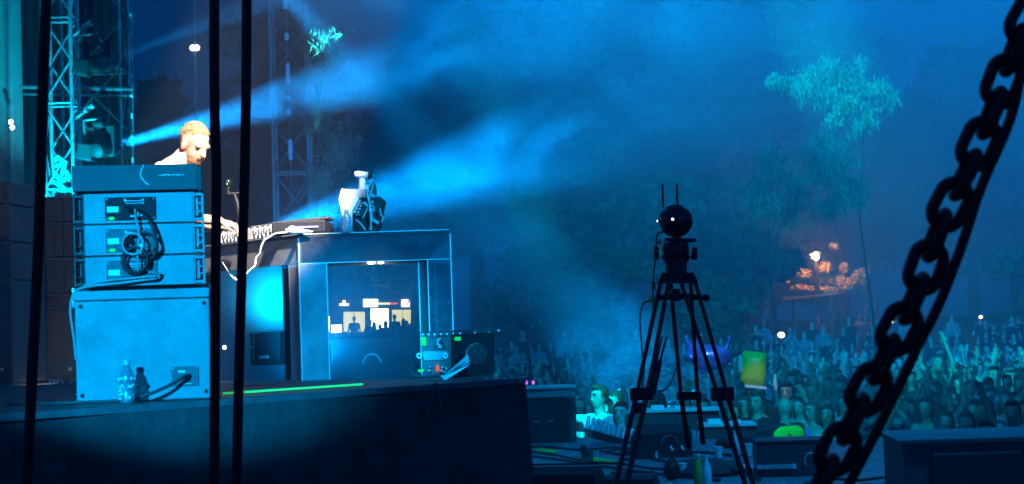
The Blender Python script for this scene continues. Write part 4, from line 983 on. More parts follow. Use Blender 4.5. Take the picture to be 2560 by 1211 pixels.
class Body:
    """capsules and ellipsoids fused into one skin by a voxel remesh"""
    def __init__(s): s.p = []
    def cap(s, a, b, r0, r1, m=0): s.p.append(('c', Vector(a), Vector(b), r0, r1, m)); return s
    def chain(s, pts, rs, m=0):
        for i in range(len(pts)-1): s.cap(pts[i], pts[i+1], rs[i], rs[i+1], m)
        return s
    def ell(s, c, r, m=0, rot=None): s.p.append(('e', Vector(c), Vector(r), rot or Matrix.Identity(3), 0, m)); return s
    def mesh(s, name, voxel, mats, smooth_it=3, deci=None):
        b = MB()
        for q in s.p:
            if q[0] == 'c':
                _, a, c, r0, r1, _m = q
                d = c-a; L = max(d.length, 1e-5); t = d/L
                pts = [a-t*r0*.98, a-t*r0*.75, a-t*r0*.35, a, c, c+t*r1*.35, c+t*r1*.75, c+t*r1*.98]
                b.tube(pts, [r0*.15, r0*.66, r0*.94, r0, r1, r1*.94, r1*.66, r1*.15], 10)
            else:
                b.ball(q[1], 1, 14, 10, sc=tuple(q[2]), rot=q[3])
        me = bpy.data.meshes.new(name); me.from_pydata(b.v, [], b.f)
        o = bpy.data.objects.new('tmp', me); col.objects.link(o)
        bm = bmesh.new(); bm.from_mesh(me); bmesh.ops.recalc_face_normals(bm, faces=bm.faces); bm.to_mesh(me); bm.free()
        r = o.modifiers.new('r', 'REMESH'); r.mode = 'VOXEL'; r.voxel_size = voxel
        if smooth_it:
            k = o.modifiers.new('s', 'SMOOTH'); k.factor = .5; k.iterations = smooth_it
        if deci:
            k = o.modifiers.new('d', 'DECIMATE'); k.ratio = deci
        dg = bpy.context.evaluated_depsgraph_get()
        out = bpy.data.meshes.new_from_object(o.evaluated_get(dg))
        bpy.data.objects.remove(o)
        out.name = name; out.materials.clear()
        for m in mats: out.materials.append(m)
        n = len(out.polygons); cen = np.zeros(n*3); out.polygons.foreach_get('center', cen); cen = cen.reshape(-1, 3)
        best = np.full(n, 1e9); idx = np.zeros(n, int)
        for q in s.p:
            if q[0] == 'c':
                a = np.array(q[1]); c = np.array(q[2]); d = c-a; L2 = max(d @ d, 1e-9)
                t = np.clip(((cen-a) @ d)/L2, 0, 1); dist = np.linalg.norm(cen-(a+t[:, None]*d), axis=1)-(q[3]+(q[4]-q[3])*t)
            else:
                v = (cen-np.array(q[1])) @ np.array(q[3]); rr = np.array(q[2])
                dist = (np.linalg.norm(v/rr, axis=1)-1)*rr.min()
            w_ = dist < best; best[w_] = dist[w_]; idx[w_] = q[5]
        out.polygons.foreach_set('material_index', idx.astype(np.int32)); out.polygons.foreach_set('use_smooth', np.ones(n, bool))
        out.update(); return out

def hand(b, wrist, dirv, palm_n, m, sz=1.0, curl=.3, fist=False):
    d = Vector(dirv).normalized(); n = Vector(palm_n).normalized(); s_ = d.cross(n).normalized()
    pc = Vector(wrist)+d*.05*sz
    b.ell(pc, (.046*sz, .016*sz, .052*sz), m, Matrix((s_, n, d)).transposed())
    for k, (o, L) in enumerate(((-.033, .062), (-.011, .075), (.012, .070), (.033, .055))):
        p0 = pc+s_*o*sz+d*.04*sz; c1_ = curl*(1+.15*k); L *= sz
        d1 = (d*math.cos(c1_)+n*math.sin(c1_)); d2 = (d*math.cos(c1_*2.2)+n*math.sin(c1_*2.2))
        p1 = p0+d1*L*.55; p2 = p1+d2*L*.5
        b.chain([p0, p1, p2], [.0098*sz, .0088*sz, .0075*sz], m)
    t0 = pc-s_*.04*sz-d*.015*sz; t1 = t0-s_*.028*sz+d*.03*sz+n*.01*sz; t2 = t1+d*.03*sz+n*.012*sz
    b.chain([t0, t1, t2], [.012*sz, .0105*sz, .0085*sz], m)

# the performer: faces +x (right in the picture), bending over the desk
dj0 = W(484, 362, 11.0); dj0 = Vector((dj0.x, dj0.y, DECK))
HC = Vector((0, 0, W(484, 362, 11.0).z-DECK))
dj = thing('person', dj0, 'man in a white t-shirt with short fair hair and beard, bent over the desk', 'person')
B = Body(); tilt = R(27); hyaw = R(-36)
def HR(v):   # head-local (x forward, z up) to body, pitched down
    return HC + hrot @ (Vector(v)*.95)
hrot = Matrix.Rotation(hyaw, 3, 'Z') @ Matrix(((math.cos(tilt), 0, math.sin(tilt)), (0, 1, 0), (-math.sin(tilt), 0, math.cos(tilt))))
B.ell(HR((-.012, 0, .035)), (.104, .080, .100), 0, hrot)
B.ell(HR((.035, 0, -.025)), (.066, .064, .092), 0, hrot)
B.ell(HR((.045, 0, -.085)), (.048, .046, .040), 0, hrot)
B.cap(HR((.096, 0, .005)), HR((.118, 0, -.033)), .010, .015, 0)
B.cap(HR((.085, -.045, .022)), HR((.085, .045, .022)), .014, .014, 0)
B.cap(HR((.095, -.02, -.067)), HR((.095, .02, -.067)), .010, .010, 0)
B.ell(HR((-.005, -.082, -.01)), (.022, .010, .034), 0, hrot); B.ell(HR((-.005, .082, -.01)), (.022, .010, .034), 0, hrot)
sh = HC + Vector((-.165, 0, -.165)); hip = Vector((-.52, 0, .88))
B.chain([HR((-.03, 0, -.06)), HC+Vector((-.09, 0, -.10)), sh+Vector((.02, 0, .02))], [.058, .060, .075], 0)
B.cap(sh+Vector((0, -.15, -.01)), sh+Vector((0, .15, -.01)), .068, .068, 1)
B.cap(sh+Vector((-.07, -.10, -.06)), sh+Vector((-.07, .10, -.06)), .10, .10, 1)
for k in range(4):
    t = k/3; c_ = sh.lerp(hip, t*.9)+Vector((-.02, 0, -.08*(1-t)))
    B.cap(c_+Vector((0, -.085, 0)), c_+Vector((0, .085, 0)), .115-.012*t, .115-.012*t, 1)
B.cap(hip+Vector((0, -.075, 0)), hip+Vector((0, .075, 0)), .115, .115, 2)
for s_ in (-1, 1):
    B.chain([hip+Vector((0, s_*.095, -.04)), Vector((-.44, s_*.11, .47)), Vector((-.50, s_*.12, .07))], [.088, .062, .045], 2)
    B.cap(Vector((-.52, s_*.12, .04)), Vector((-.32, s_*.14, .035)), .042, .036, 3)
wn = W(548, 553, 10.75)-dj0; wf = W(545, 573, 10.95)-dj0
eN = sh+Vector((-.02, -.24, -.27)); eF = sh+Vector((.02, .22, -.27))
B.chain([sh+Vector((0, -.165, -.02)), sh.lerp(eN, .5)+Vector((0, -.02, 0))], [.064, .056], 1); B.chain([sh.lerp(eN, .4), eN, wn], [.047, .042, .029], 0)
B.chain([sh+Vector((0, .165, -.02)), sh.lerp(eF, .5)+Vector((0, .02, 0))], [.064, .056], 1); B.chain([sh.lerp(eF, .4), eF, wf], [.047, .042, .029], 0)
hand(B, wn, (.8, .0, -.25), (0, .25, -1), 0, 1.05, .75)
hand(B, wf, (1, -.05, .08), (0, 0, -1), 0, 1.05, .12)
PANTS = mat('black_trousers', (.02, .02, .022), .9); SHOE = mat('black_shoes', (.015, .015, .015), .5)
me_ = B.mesh('performer', .0065, [SKIN, SHIRT, PANTS, SHOE], 3)
o = put('body', me_, dj); o.location = dj0
H = Body()
H.ell(HR((-.014, 0, .040)), (.103, .079, .099), 0, hrot); H.ell(HR((.0, 0, .085)), (.080, .064, .054), 0, hrot)
rr = random.Random(5); PI_ = math.pi
for k in range(150):
    a, e_ = rr.uniform(-2.2, 2.2), rr.uniform(.25, 1.45)
    a = rr.uniform(-PI_, PI_); e_ = rr.uniform(-.1, 1.5)
    v = Vector((-.014, 0, .044)) + Vector((math.cos(a)*math.cos(e_)*.106, math.sin(a)*math.cos(e_)*.082, math.sin(e_)*.102))
    H.ell(HR(v), (.010, .007, .006), 0)
hm = H.mesh('performer_hair', .006, [HAIRB], 2); o = put('hair', hm, dj); o.location = dj0
# keep the face clear of hair
bm = bmesh.new(); bm.from_mesh(hm); inv = hrot.inverted()
kill = []
for v in bm.verts:
    q = inv @ (v.co-HC); jt = .007*math.sin(q.y*210)+.006*math.sin(q.y*470+q.x*300)
    if (q.z < .056 + jt + q.x*.45 and q.x > -.05) or q.z < .012 + jt - (q.x+.05)*.4: kill.append(v)
bmesh.ops.delete(bm, geom=kill, context='VERTS'); bm.to_mesh(hm); bm.free()
Bd = Body(); Bd.ell(HR((.047, 0, -.085)), (.054, .053, .042), 0, hrot); Bd.ell(HR((.018, 0, -.066)), (.05, .060, .030), 0, hrot)
Bd.cap(HR((.101, -.025, -.056)), HR((.101, .025, -.056)), .009, .009, 0)
o = put('beard', Bd.mesh('performer_beard', .006, [BEARD], 2), dj); o.location = dj0
for s_ in (-1, 1):
    MB().ball(HR((.083, s_*.034, .0))+dj0, .012, 10, 8, sc=(.8, 1.3, .6)).build('eye', EYED, dj, smooth=True)
    MB().tube([HR((.093, s_*.014, .030))+dj0, HR((.084, s_*.045, .029))+dj0], .006, 6).build('eyebrow', BEARD, dj, smooth=True)

# crowd figures -------------------------------------------------
def figure(pose, woman=False, rs=None):
    b = Body(); r_ = random.Random(rs)
    b.ell((.0, 0, 1.61), (.092, .074, .105), 0); b.ell((.030, 0, 1.565), (.062, .058, .085), 0)
    b.cap((.088, 0, 1.60), (.104, 0, 1.575), .010, .014, 0)
    b.cap((.075, -.04, 1.625), (.075, .04, 1.625), .014, .014, 0)
    b.cap((0, 0, 1.52), (-.01, 0, 1.40), .052, .056, 0)
    sw = .155 if woman else .185
    b.cap((-.01, -sw, 1.37), (-.01, sw, 1.37), .062, .062, 0 if woman else 1)
    for k in range(4):
        t = k/3; wd = (.10 if woman else .12)-.03*math.sin(t*math.pi)
        b.cap((0, -wd, 1.28-.38*t), (0, wd, 1.28-.38*t), .105-.01*t, .105-.01*t, 1)
    b.cap((0, -.08, .86), (0, .08, .86), .115, .115, 2)
    for s_ in (-1, 1):
        b.chain([(0, s_*.095, .84), (.02, s_*.105, .46), (0, s_*.11, .07)], [.088, .060, .045], 2)
        b.cap((-.03, s_*.11, .04), (.14, s_*.13, .035), .042, .035, 3)
    def arm(s_, e_, w_, curl, fn):
        S_ = Vector((-.01, s_*(sw+.01), 1.36)); e_, w_ = Vector(e_), Vector(w_)
        b.cap(S_, S_.lerp(e_, .45), .056, .05, 1); b.chain([S_.lerp(e_, .35), e_, w_], [.044, .038, .027], 0)
        hand(b, w_, (w_-e_), fn, 0, 1.15, curl)
    if pose == 'down':
        for s_ in (-1, 1): arm(s_, (.02, s_*.27, 1.08), (.14, s_*.24, .86), .3, (0, -s_, 0))
    elif pose == 'up_right':
        arm(-1, (.06, -.30, 1.58), (.12, -.22, 1.86), .12, (1, 0, 0)); arm(1, (.02, .27, 1.08), (.2, .2, .95), .3, (0, -1, 0))
    elif pose == 'up_left':
        arm(1, (.10, .28, 1.55), (.16, .26, 1.84), .15, (1, 0, 0)); arm(-1, (.02, -.27, 1.08), (.2, -.2, .95), .3, (0, 1, 0))
    elif pose == 'both':
        for s_ in (-1, 1): arm(s_, (.05, s_*.30, 1.58), (.12, s_*.24, 1.86), .12, (1, 0, 0))
    elif pose == 'wide':
        for s_ in (-1, 1): arm(s_, (.10, s_*.40, 1.46), (.18, s_*.50, 1.72), .1, (1, 0, .2))
    elif pose == 'clap':
        for s_ in (-1, 1): arm(s_, (.20, s_*.24, 1.20), (.36, s_*.05, 1.34), .1, (0, -s_, 0))
    elif pose == 'phone':
        for s_ in (-1, 1): arm(s_, (.26, s_*.20, 1.42), (.34, s_*.06, 1.66), .7, (0, -s_, 0))
    elif pose == 'forward':
        arm(-1, (.22, -.30, 1.40), (.46, -.26, 1.60), .1, (0, 0, -1)); arm(1, (.02, .27, 1.08), (.2, .2, .95), .3, (0, -1, 0))
    elif pose == 'folded':
        arm(-1, (.08, -.27, 1.10), (.22, .02, 1.16), .5, (0, 1, 0)); arm(1, (.08, .27, 1.10), (.24, -.02, 1.12), .5, (0, -1, 0))
    return b
def hair_body(woman, rs):
    h = Body(); h.ell((-.014, 0, 1.635), (.098, .083, .098), 0)
    if woman:
        h.ell((-.075, 0, 1.52), (.050, .085, .15), 0); h.ell((-.02, .072, 1.53), (.045, .022, .11), 0); h.ell((-.02, -.072, 1.53), (.045, .022, .11), 0)
    else:
        h.ell((.02, 0, 1.70), (.075, .062, .03), 0); h.ell((-.055, 0, 1.58), (.05, .072, .06), 0)
    return h
def trim_hair(me):
    bm = bmesh.new(); bm.from_mesh(me)
    bmesh.ops.delete(bm, geom=[v for v in bm.verts if v.co.x > .035 and v.co.z < 1.665], context='VERTS'); bm.to_mesh(me); bm.free(); return me
SHOER = SHOE
poses = ['down', 'up_right', 'both', 'clap', 'phone', 'up_left', 'wide', 'down', 'forward']
VAR = []
for k, p in enumerate(poses):
    wmn = k in (2, 5, 7)
    VAR.append((figure(p, wmn, k).mesh('figure_'+p, .017, [SKINR, TOPR, PANTR, SHOER], 2, .55), wmn, p))
HM = trim_hair(hair_body(False, 1).mesh('short_hair', .016, [HAIRR], 1, .6)); HWm = trim_hair(hair_body(True, 2).mesh('long_hair', .016, [HAIRR], 1, .6))
POSE_TXT = {'down': 'with arms lowered', 'up_right': 'raising the right arm', 'both': 'raising both arms', 'clap': 'clapping at chest height', 'phone': 'holding hands before the face', 'up_left': 'raising the left arm', 'wide': 'spreading both arms wide', 'forward': 'reaching one arm forward'}
def person(var, loc, heading, scale, label, group=None, mats=None):
    me, wmn, pz = VAR[var]
    t = thing('person', loc, label, 'person', group); t.rotation_euler = (0, 0, heading); t.scale = (scale,)*3
    if mats:
        me = me.copy()
        for i, m_ in mats.items(): me.materials[i] = m_
    b = bpy.data.objects.new('body', me); col.objects.link(b); b.parent = t
    h = bpy.data.objects.new('hair', HWm if wmn else HM); col.objects.link(h); h.parent = t
    return t
def proj(p):
    v = p-CAM; return CX+F*v.dot(_r)/v.dot(_f), CY-F*v.dot(_u)/v.dot(_f)
def face_dj(p, j=.25): return math.atan2(11-p.y, -1.5-p.x)+rnd.uniform(-j, j)
placed = []
def head_at(px, py, d, scale=1.0):    # stand a figure so that its head shows at this pixel and distance
    q = W(px, py, d); return Vector((q.x, q.y, q.z-1.61*scale))
TEE = mat('black_tee', (.012, .012, .014), .9, 0, .2, 10); NAVY = mat('navy_cloth', (.015, .02, .05), .9, 0, .2, 10)
PALECL = mat('pale_cloth', (.7, .72, .72), .9, 0, .1, 10); SKINB = mat('tanned_skin', (.5, .33, .24), .55, 0, .1, 12)
def named(var, px, py, d, head, label, mats):
    q = W(px, py, d); s_ = q.z/1.61
    t = person(var, (q.x, q.y, 0), head, s_, label, None, mats); placed.append((q.x, q.y))
    for nm, me in FACE:
        o = bpy.data.objects.new(nm, me); col.objects.link(o); o.parent = t
    return t
def face_mesh(nm, mbb, m_):
    o = mbb.build(nm, m_); me = o.data; bpy.data.objects.remove(o); return (nm, me)
LIPS = mat('lips', (.28, .10, .08), .5, 0, .1, 10)
FACE = [face_mesh('eye', MB().ball((.083, s_*.032, 1.603), .012, 8, 6, sc=(.5, 1.2, .6)), EYED) for s_ in (-1, 1)] + \
       [face_mesh('eyebrow', MB().tube([(.093, s_*.014, 1.632), (.080, s_*.050, 1.630)], .006, 6), EYED) for s_ in (-1, 1)] + \
       [face_mesh('mouth', MB().ball((.088, 0, 1.545), .010, 8, 6, sc=(.5, 2.2, .7)), LIPS)]
# people who stand out in the front rows
PI = math.pi
guard = named(0, 1962, 1018, 21.2, R(118), 'guard in black with a yellow hi-vis vest, back turned, at the stage front', {0: SKINB, 1: TEE, 2: TEE})
for ch_ in list(guard.children):
    if ch_.name.startswith('hair'): bpy.data.objects.remove(ch_)
V = Body()
for k in range(4): V.cap((0, -.115, 1.30-.09*k), (0, .115, 1.30-.09*k), .120, .118, 0)
vm = V.mesh('vest', .014, [mat('hi_vis_yellow', (.45, .85, .03), .7, 0, .05, 10)], 1, .6)
vo = bpy.data.objects.new('hi_vis_vest', vm); col.objects.link(vo); vo.parent = guard
for zz in (1.16, 1.05):
    rb = MB().tube([(.13*math.cos(a), .235*math.sin(a), zz) for a in [2*PI*i/24 for i in range(26)]], .014, 6, cap=False).build('reflective_band', mat('silver_band', (.75, .8, .8), .35), None, smooth=True)
    rb.parent = guard
lt = MB().tube([(-.124, .045+.022*math.cos(a), 1.285+.028*math.sin(a)) for a in [R(45)+R(270)*i/12 for i in range(13)]], .006, 6).build('vest_letter', TEE, None); lt.parent = guard
named(0, 1892, 1004, 21.8, R(235), 'young man in a black t-shirt standing left of the guard', {0: SKINB, 1: TEE})
named(7, 1862, 1012, 22.4, R(215), 'dark-haired woman in profile left of the young man in black', {0: SKINB, 1: NAVY})
named(7, 2030, 1026, 21.6, R(215), 'woman with bare shoulders looking left, right of the guard', {0: SKINB, 1: mat('blue_top', (.08, .2, .6), .8)})
named(7, 2068, 1036, 21.3, R(245), 'woman in a white top and dark jacket, right of the bare-shouldered woman', {0: SKINB, 1: PALECL})
named(3, 1836, 1030, 22.0, R(225), 'person clapping behind the tripod\'s right leg', {0: SKINB, 1: NAVY})
named(0, 1966, 980, 23.2, R(250), 'man in dark sunglasses standing behind the guard', {0: SKINB, 1: TEE})
lit = named(8, 1498, 990, 21.2, R(215), 'bright cyan-lit person reaching an arm towards the stage', {0: SKINB, 1: PALECL})
named(7, 1538, 1004, 21.5, R(215), 'cyan-lit person right beside the one reaching out an arm', {0: SKINB, 1: PALECL})
named(7, 1552, 1030, 20.6, R(250), 'person with brightly lit pale face at the end of the tube rack', {0: mat('pale_skin', (.7, .55, .48), .5), 1: NAVY})
named(2, 2348, 905, 30, R(215), 'cyan-lit person with raised arms right of the chain', {0: SKINB, 1: NAVY})
named(0, 2298, 915, 30.5, R(215), 'cyan-lit face in a cap just right of the wire rope', {0: SKINB, 1: NAVY})
named(1, 2486, 935, 29, R(215), 'cyan-lit person near the right edge holding one arm up', {0: SKINB, 1: NAVY})
named(5, 2538, 942, 29.5, R(215), 'cyan-lit person cut by the right edge, one arm up', {0: SKINB, 1: NAVY})
# rows of the crowd
gname = 'crowd in front of the stage'
rows_d = [21.9+i*.80 for i in range(26)]
rows_d = [17.6, 18.3, 19.0, 19.7, 20.4, 21.1] + rows_d
cnt = 0; far_list = []
ZONES = [(1330, 'by the riser corner'), (1450, 'above the flight case'), (1520, 'left above the tube rack'), (1600, 'right above the tube rack'), (1680, 'beside the left tripod leg'), (1760, 'behind the middle tripod leg'), (1830, 'behind the right tripod leg'),
         (1870, 'left below the yellow balloon'), (1930, 'below the yellow balloon'), (2010, 'around the guard'), (2060, 'just right of the guard'), (2130, 'left of the chain'), (2210, 'behind the lower chain'), (2300, 'behind the wire rope'), (2380, 'right of the rope'), (2460, 'above the hazy box'), (9999, 'at the right edge')]
ORD = ['side front', 'side second', 'side third', 'side fourth', 'side fifth', 'side sixth', 'front', 'second', 'third', 'fourth', 'fifth', 'sixth', 'seventh', 'eighth', 'ninth', 'tenth', 'eleventh', 'twelfth', 'thirteenth', 'fourteenth', 'fifteenth', 'sixteenth', 'seventeenth', 'eighteenth', 'nineteenth', 'twentieth', 'twenty-first', 'twenty-second', 'twenty-third', 'twenty-fourth', 'twenty-fifth', 'twenty-sixth']
labels_used = {}
for ri, y in enumerate(rows_d):
    sp_ = .52+.012*ri
    x = -1.2 if ri > 9 else (.4 if ri > 5 else 4.5)
    xmax = y*.29
    x += rnd.uniform(0, .3)
    while x < xmax:
        p = Vector((x+rnd.uniform(-.14, .14), y+rnd.uniform(-.28, .28), 0)); x += sp_
        p.z = terrain(p.x, p.y)
        s_ = rnd.uniform(.94, 1.06)
        px, py = proj(p+Vector((0, 0, 1.62*s_)))
        if px < 1225 or px > 2600: continue
        if any((p.x-a)**2+(p.y-b)**2 < .11 for a, b in placed): continue
        v = rnd.choices(range(9), [6, 1.3, .9, .8, .8, 1.1, .4, 5, 1.0])[0]
        if ri < 9 and v in (1, 2, 5, 6) and rnd.random() < .6: v = 7
        if cnt < 285:
            pz = VAR[v][2]
            reg = next(n_ for lim, n_ in ZONES if px < lim); rw = ORD[ri] if ri < len(ORD) else 'far'
            hr = 'long-haired' if VAR[v][1] else 'short-haired'
            tp_ = person(v, p, face_dj(p), s_, f'{hr} person {POSE_TXT[pz]}, {rw} row, {reg}', f'{gname}, {rw} row, {reg}')
            if 5 < ri < 10:
                for nm, me_f in (FACE[0], FACE[1], FACE[4]):
                    o = bpy.data.objects.new(nm, me_f); col.objects.link(o); o.parent = tp_
            placed.append((p.x, p.y)); cnt += 1
        else: far_list.append((v, p, face_dj(p), s_))
# the crowd further back reads as one mass
y = rows_d[-1]+.8
while y < 62:
    x = -y*.30
    while x < y*.30:
        p = Vector((x+rnd.uniform(-.3, .3), y+rnd.uniform(-.5, .5), 0)); x += .85+.006*y; p.z = terrain(p.x, p.y)
        px, py = proj(p+Vector((0, 0, 1.6)))
        if px < 1225: continue
        far_list.append((rnd.choices(range(9), [6, 1, .8, .6, .6, .9, .3, 5, .5])[0], p, face_dj(p), rnd.uniform(.95, 1.06)))
    y += 1.15+.012*y
LOW = []
for k, p in enumerate(poses):
    wmn = k in (2, 5, 7)
    a = figure(p, wmn, k).mesh('low_'+p, .045, [SKIN], 1, .5)
    n = len(a.vertices); co = np.zeros(n*3); a.vertices.foreach_get('co', co)
    fcs = [tuple(q.vertices) for q in a.polygons]; mi = [min(q.material_index, 3) for q in a.polygons]
    mi = [(4 if (c_.center.x < .01 and c_.center.z > 1.56 and k_ == 0) else k_) for c_, k_ in zip(a.polygons, mi)]
    LOW.append((co.reshape(-1, 3), fcs, mi)); bpy.data.meshes.remove(a)
va, fa_, ma = [], [], []
base_i = 0
for (v, p, hd, s_) in far_list:
    co, fcs, mi = LOW[v]; c_, sn_ = math.cos(hd), math.sin(hd)
    q = co*s_; q = np.stack([q[:, 0]*c_-q[:, 1]*sn_+p.x, q[:, 0]*sn_+q[:, 1]*c_+p.y, q[:, 2]+p.z], 1)
    va.append(q); fa_ += [tuple(i+base_i for i in f) for f in fcs]
    tc_ = 1 if rnd.random() < .8 else 5
    ma += [tc_ if k_ == 1 else k_ for k_ in mi]; base_i += len(co)
me = bpy.data.meshes.new('far_crowd'); me.from_pydata(np.concatenate(va).tolist(), [], fa_)
for m_ in (SKINB, TEE, NAVY, SHOE, mat('dark_hair', (.02, .015, .01), .7), mat('grey_cloth', (.2, .2, .21), .9)): me.materials.append(m_)
me.polygons.foreach_set('material_index', ma); me.polygons.foreach_set('use_smooth', [True]*len(me.polygons)); me.update()
tag(put('far_crowd', me), 'mass of small dim figures filling the ground far from the stage', 'crowd', kind='stuff')
print('crowd', cnt, len(far_list), len(me.polygons))

# crowd barrier at the front
ba, bb_ = W(1500, 1085, 20.0), W(2300, 1100, 20.0)
br_ = thing('crowd_barrier', ((ba.x+bb_.x)/2, 20.15, 0), 'dark metal crowd barrier between the stage and the front row', 'barrier')
MB().tube([(-.5, 20.15, 1.12), (4.4, 20.15, 1.12)], .025, 8).build('top_rail', ALUD, br_, smooth=True)
for k in range(5): MB().box((-.05+k*.95, 20.15, .55), (.9, .03, 1.05), bev=.006).build('barrier_panel', DGREY, br_)

# balloons held above the crowd
bq = W(1884, 922, 23.5); S7 = 23.5/F
by = thing('foil_balloon', bq, 'plain yellow square foil balloon floating above the crowd', 'balloon')
YEL = mat('yellow_foil', (.75, .68, .04), .35, 0, .08, 8); FOILB = mat('violet_foil', (.25, .22, .6), .22, .5, .5, 18)
bm = bmesh.new(); bmesh.ops.create_cube(bm, size=1); bmesh.ops.subdivide_edges(bm, edges=bm.edges[:], cuts=7, use_grid_fill=True)
for v in bm.verts:
    x, y_, z_ = v.co*2; e_ = max(abs(x), abs(z_))
    v.co = Vector((x*32*S7*(1-.05*abs(z_)**2), y_*.11*math.sqrt(max(.02, 1-e_**3)), z_*43*S7*(1-.06*abs(x)**2)))
me = bpy.data.meshes.new('balloon'); bm.to_mesh(me); bm.free(); me.materials.append(YEL); me.polygons.foreach_set('use_smooth', [True]*len(me.polygons))
o = put('envelope', me, by); o.location = bq; o.rotation_euler = (0, R(8), R(-15))
MB().box(bq+Vector((.01, -.02, -46*S7)), (54*S7, .12, 8*S7), Matrix.Rotation(R(8), 3, 'Y'), bev=.01).build('lower_band', WHITE, by)
for (x, y_, r_) in ((1851, 915, 7), (1938, 962, 6)): MB().tube([W(x, y_-26, 23.5), W(x, y_, 23.5), W(x+2, y_+14, 23.5)], [r_*S7*.5, r_*S7, r_*S7*.6], 10).build('pale_strip', WHITE, by, smooth=True)
MB().tube([bq+Vector((0, 0, -50*S7)), bq+Vector((.03, 0, -.9))], .004, 6).build('string', WHITE, by)
vq = W(1765, 895, 24); S8 = 24/F
bv = thing('foil_balloon', vq, 'shiny violet-blue animal-shaped foil balloon with pointed ears and raised tail', 'balloon')
A8 = lambda x, y_, e=0: W(x, y_, 24+e)
VB = Body()
VB.ell(A8(1775, 893), (55*S8, .13, 32*S8), 0); VB.ell(A8(1738, 880), (26*S8, .13, 30*S8), 0)
VB.chain([A8(1722, 868), A8(1716, 842)], [.055, .012], 0); VB.chain([A8(1748, 866), A8(1750, 838)], [.055, .012], 0)
VB.chain([A8(1812, 886), A8(1818, 866), A8(1825, 842)], [.05, .035, .022], 0)
VB.ell(A8(1728, 893, -.08), (20*S8, .10, 14*S8), 0)
for x in (1752, 1772, 1800): VB.chain([A8(x, 905), A8(x+3, 930)], [.06, .04], 0)
o = put('envelope', VB.mesh('violet_balloon', .018, [FOILB], 2), bv)
MB().tube([A8(1770, 930), A8(1772, 1020)], .004, 6).build('string', WHITE, bv)
for k, (x, y_) in enumerate(((1716, 842), (1750, 838))): MB().ball(A8(x, y_, -.02), .02, 8, 6).build('ear_tip', WHITE, bv, smooth=True)
# light-up headband ears
le = thing('glow_ears', W(1326, 957, 24), 'two magenta glowing headband ears in the crowd beside the riser', 'headband')
for x in (1316, 1333): MB().ball(W(x, 957, 24), .018, 8, 6, sc=(.8, .8, 1.4)).build('glow_tip', emis('magenta_glow', (1, .1, .8), 2.5), le)
# phone lights in the crowd
for (x, y_, d, r_, lab) in ((1953, 838, 46, .075, 'bright white phone torch above the crowd left of the chain'), (2229, 805, 60, .05, 'white phone light seen through the chain'), (2452, 793, 60, .055, 'white phone light far right of the chain'), (2325, 817, 60, .03, 'small phone light beside the wire rope')):
    t = thing('phone', W(x, y_, d), lab, 'phone', 'phones glowing in the crowd')
    MB().ball(W(x, y_, d-.03), r_, 12, 8, sc=(1.2, .5, 1)).build('torch_light', emis('torch_white', (1, .86, .82), 9), t, smooth=True)
    MB().box(W(x, y_, d)+Vector((0, .02, .02)), (.09, .012, .16), bev=.004).build('case', BLACK, t)

# ---------------------------------------------------------------- far kiosk seen under the desk
KD = 84.0
K = lambda x, y_, e=0: W(x, y_, KD+e)
kz = terrain(0, KD)
kk = thing('kiosk', Vector((K(930, 800).x, KD, kz)), 'lit bar kiosk with yellow windows far beyond the crowd, seen under the desk', 'kiosk')
KM = mat('kiosk_wall', (.05, .06, .07), .7, 0, .2, 2)
def pane(x0, x1, y0, y1, name, m, e=-.05, th=.05, parent=None):
    return MB().prism([K(x0, y1, e), K(x1, y1, e), K(x1, y0, e), K(x0, y0, e)], (0, th, 0)).build(name, m, parent or kk)
pane(800, 1062, 742, 870, 'wall', KM, .1, 2.5)
pane(796, 1066, 738, 744, 'roof', DGREY, -.3, 3.2)
WIN = emis('yellow_interior', (.80, .70, .22), 1.9); WINW = emis('white_interior', (1, .95, .85), 9)
for (x0, x1, y0, y1, m_) in ((859, 912, 780, 830, WIN), (927, 971, 772, 828, WINW), (980, 1032, 775, 822, WIN), (806, 824, 792, 830, WINW)):
    f_ = pane(x0-2, x1+2, y0-2, y1+2, 'window_frame', BLACK, .02, .06)
    pane(x0, x1, y0, y1, 'window', m_, -.03, .04, f_)
    pane((x0+x1)/2-.6, (x0+x1)/2+.6, y0, y1, 'mullion', DGREY, -.06, .02, f_) if m_ is WIN else None
pane(857, 915, 829, 832, 'counter', mat('counter_pale', (.6, .55, .4), .5), -.35, .4)
pane(930, 972, 829, 832, 'counter', MATS['counter_pale'], -.35, .4)
sg = pane(888, 1000, 745, 771, 'sign_board', mat('sign_green', (.04, .12, .08), .6), -.1, .1)
pane(908, 945, 748, 768, 'sign_glow', emis('sign_white', (.95, 1, .7), 4.5), -.16, .04, sg)
pane(945, 975, 757, 762, 'sign_streak', emis('sign_yellow', (1, .9, .3), 2.5), -.16, .04, sg); pane(975, 994, 757, 761, 'sign_tip', emis('sign_red', (1, .06, .03), 2.5), -.16, .04, sg)
s2 = pane(1003, 1024, 749, 768, 'side_sign', emis('sign_lit', (.9, .85, 1), 4.0), -.14, .04)
s3 = pane(848, 872, 759, 765, 'logo_sign', emis('sign_lit', (.9, .85, 1), 4.0), -.14, .04); pane(856, 864, 751, 759, 'logo_top', emis('sign_lit', (.9, .85, 1), 4.0), -.14, .04)
ls = thing('lit_panel', K(840, 850, -2), 'small white lit panel on a post left of the kiosk window', 'sign')
MB().prism([K(828, 833, -2), K(854, 831, -2), K(854, 812, -2), K(828, 813, -2)], (0, .05, 0)).build('panel', emis('panel_white', (1, .93, .9), 6.0), ls)
MB().tube([K(838, 852, -2), K(839, 833, -2)], .05, 8).build('post', WHITE, ls)
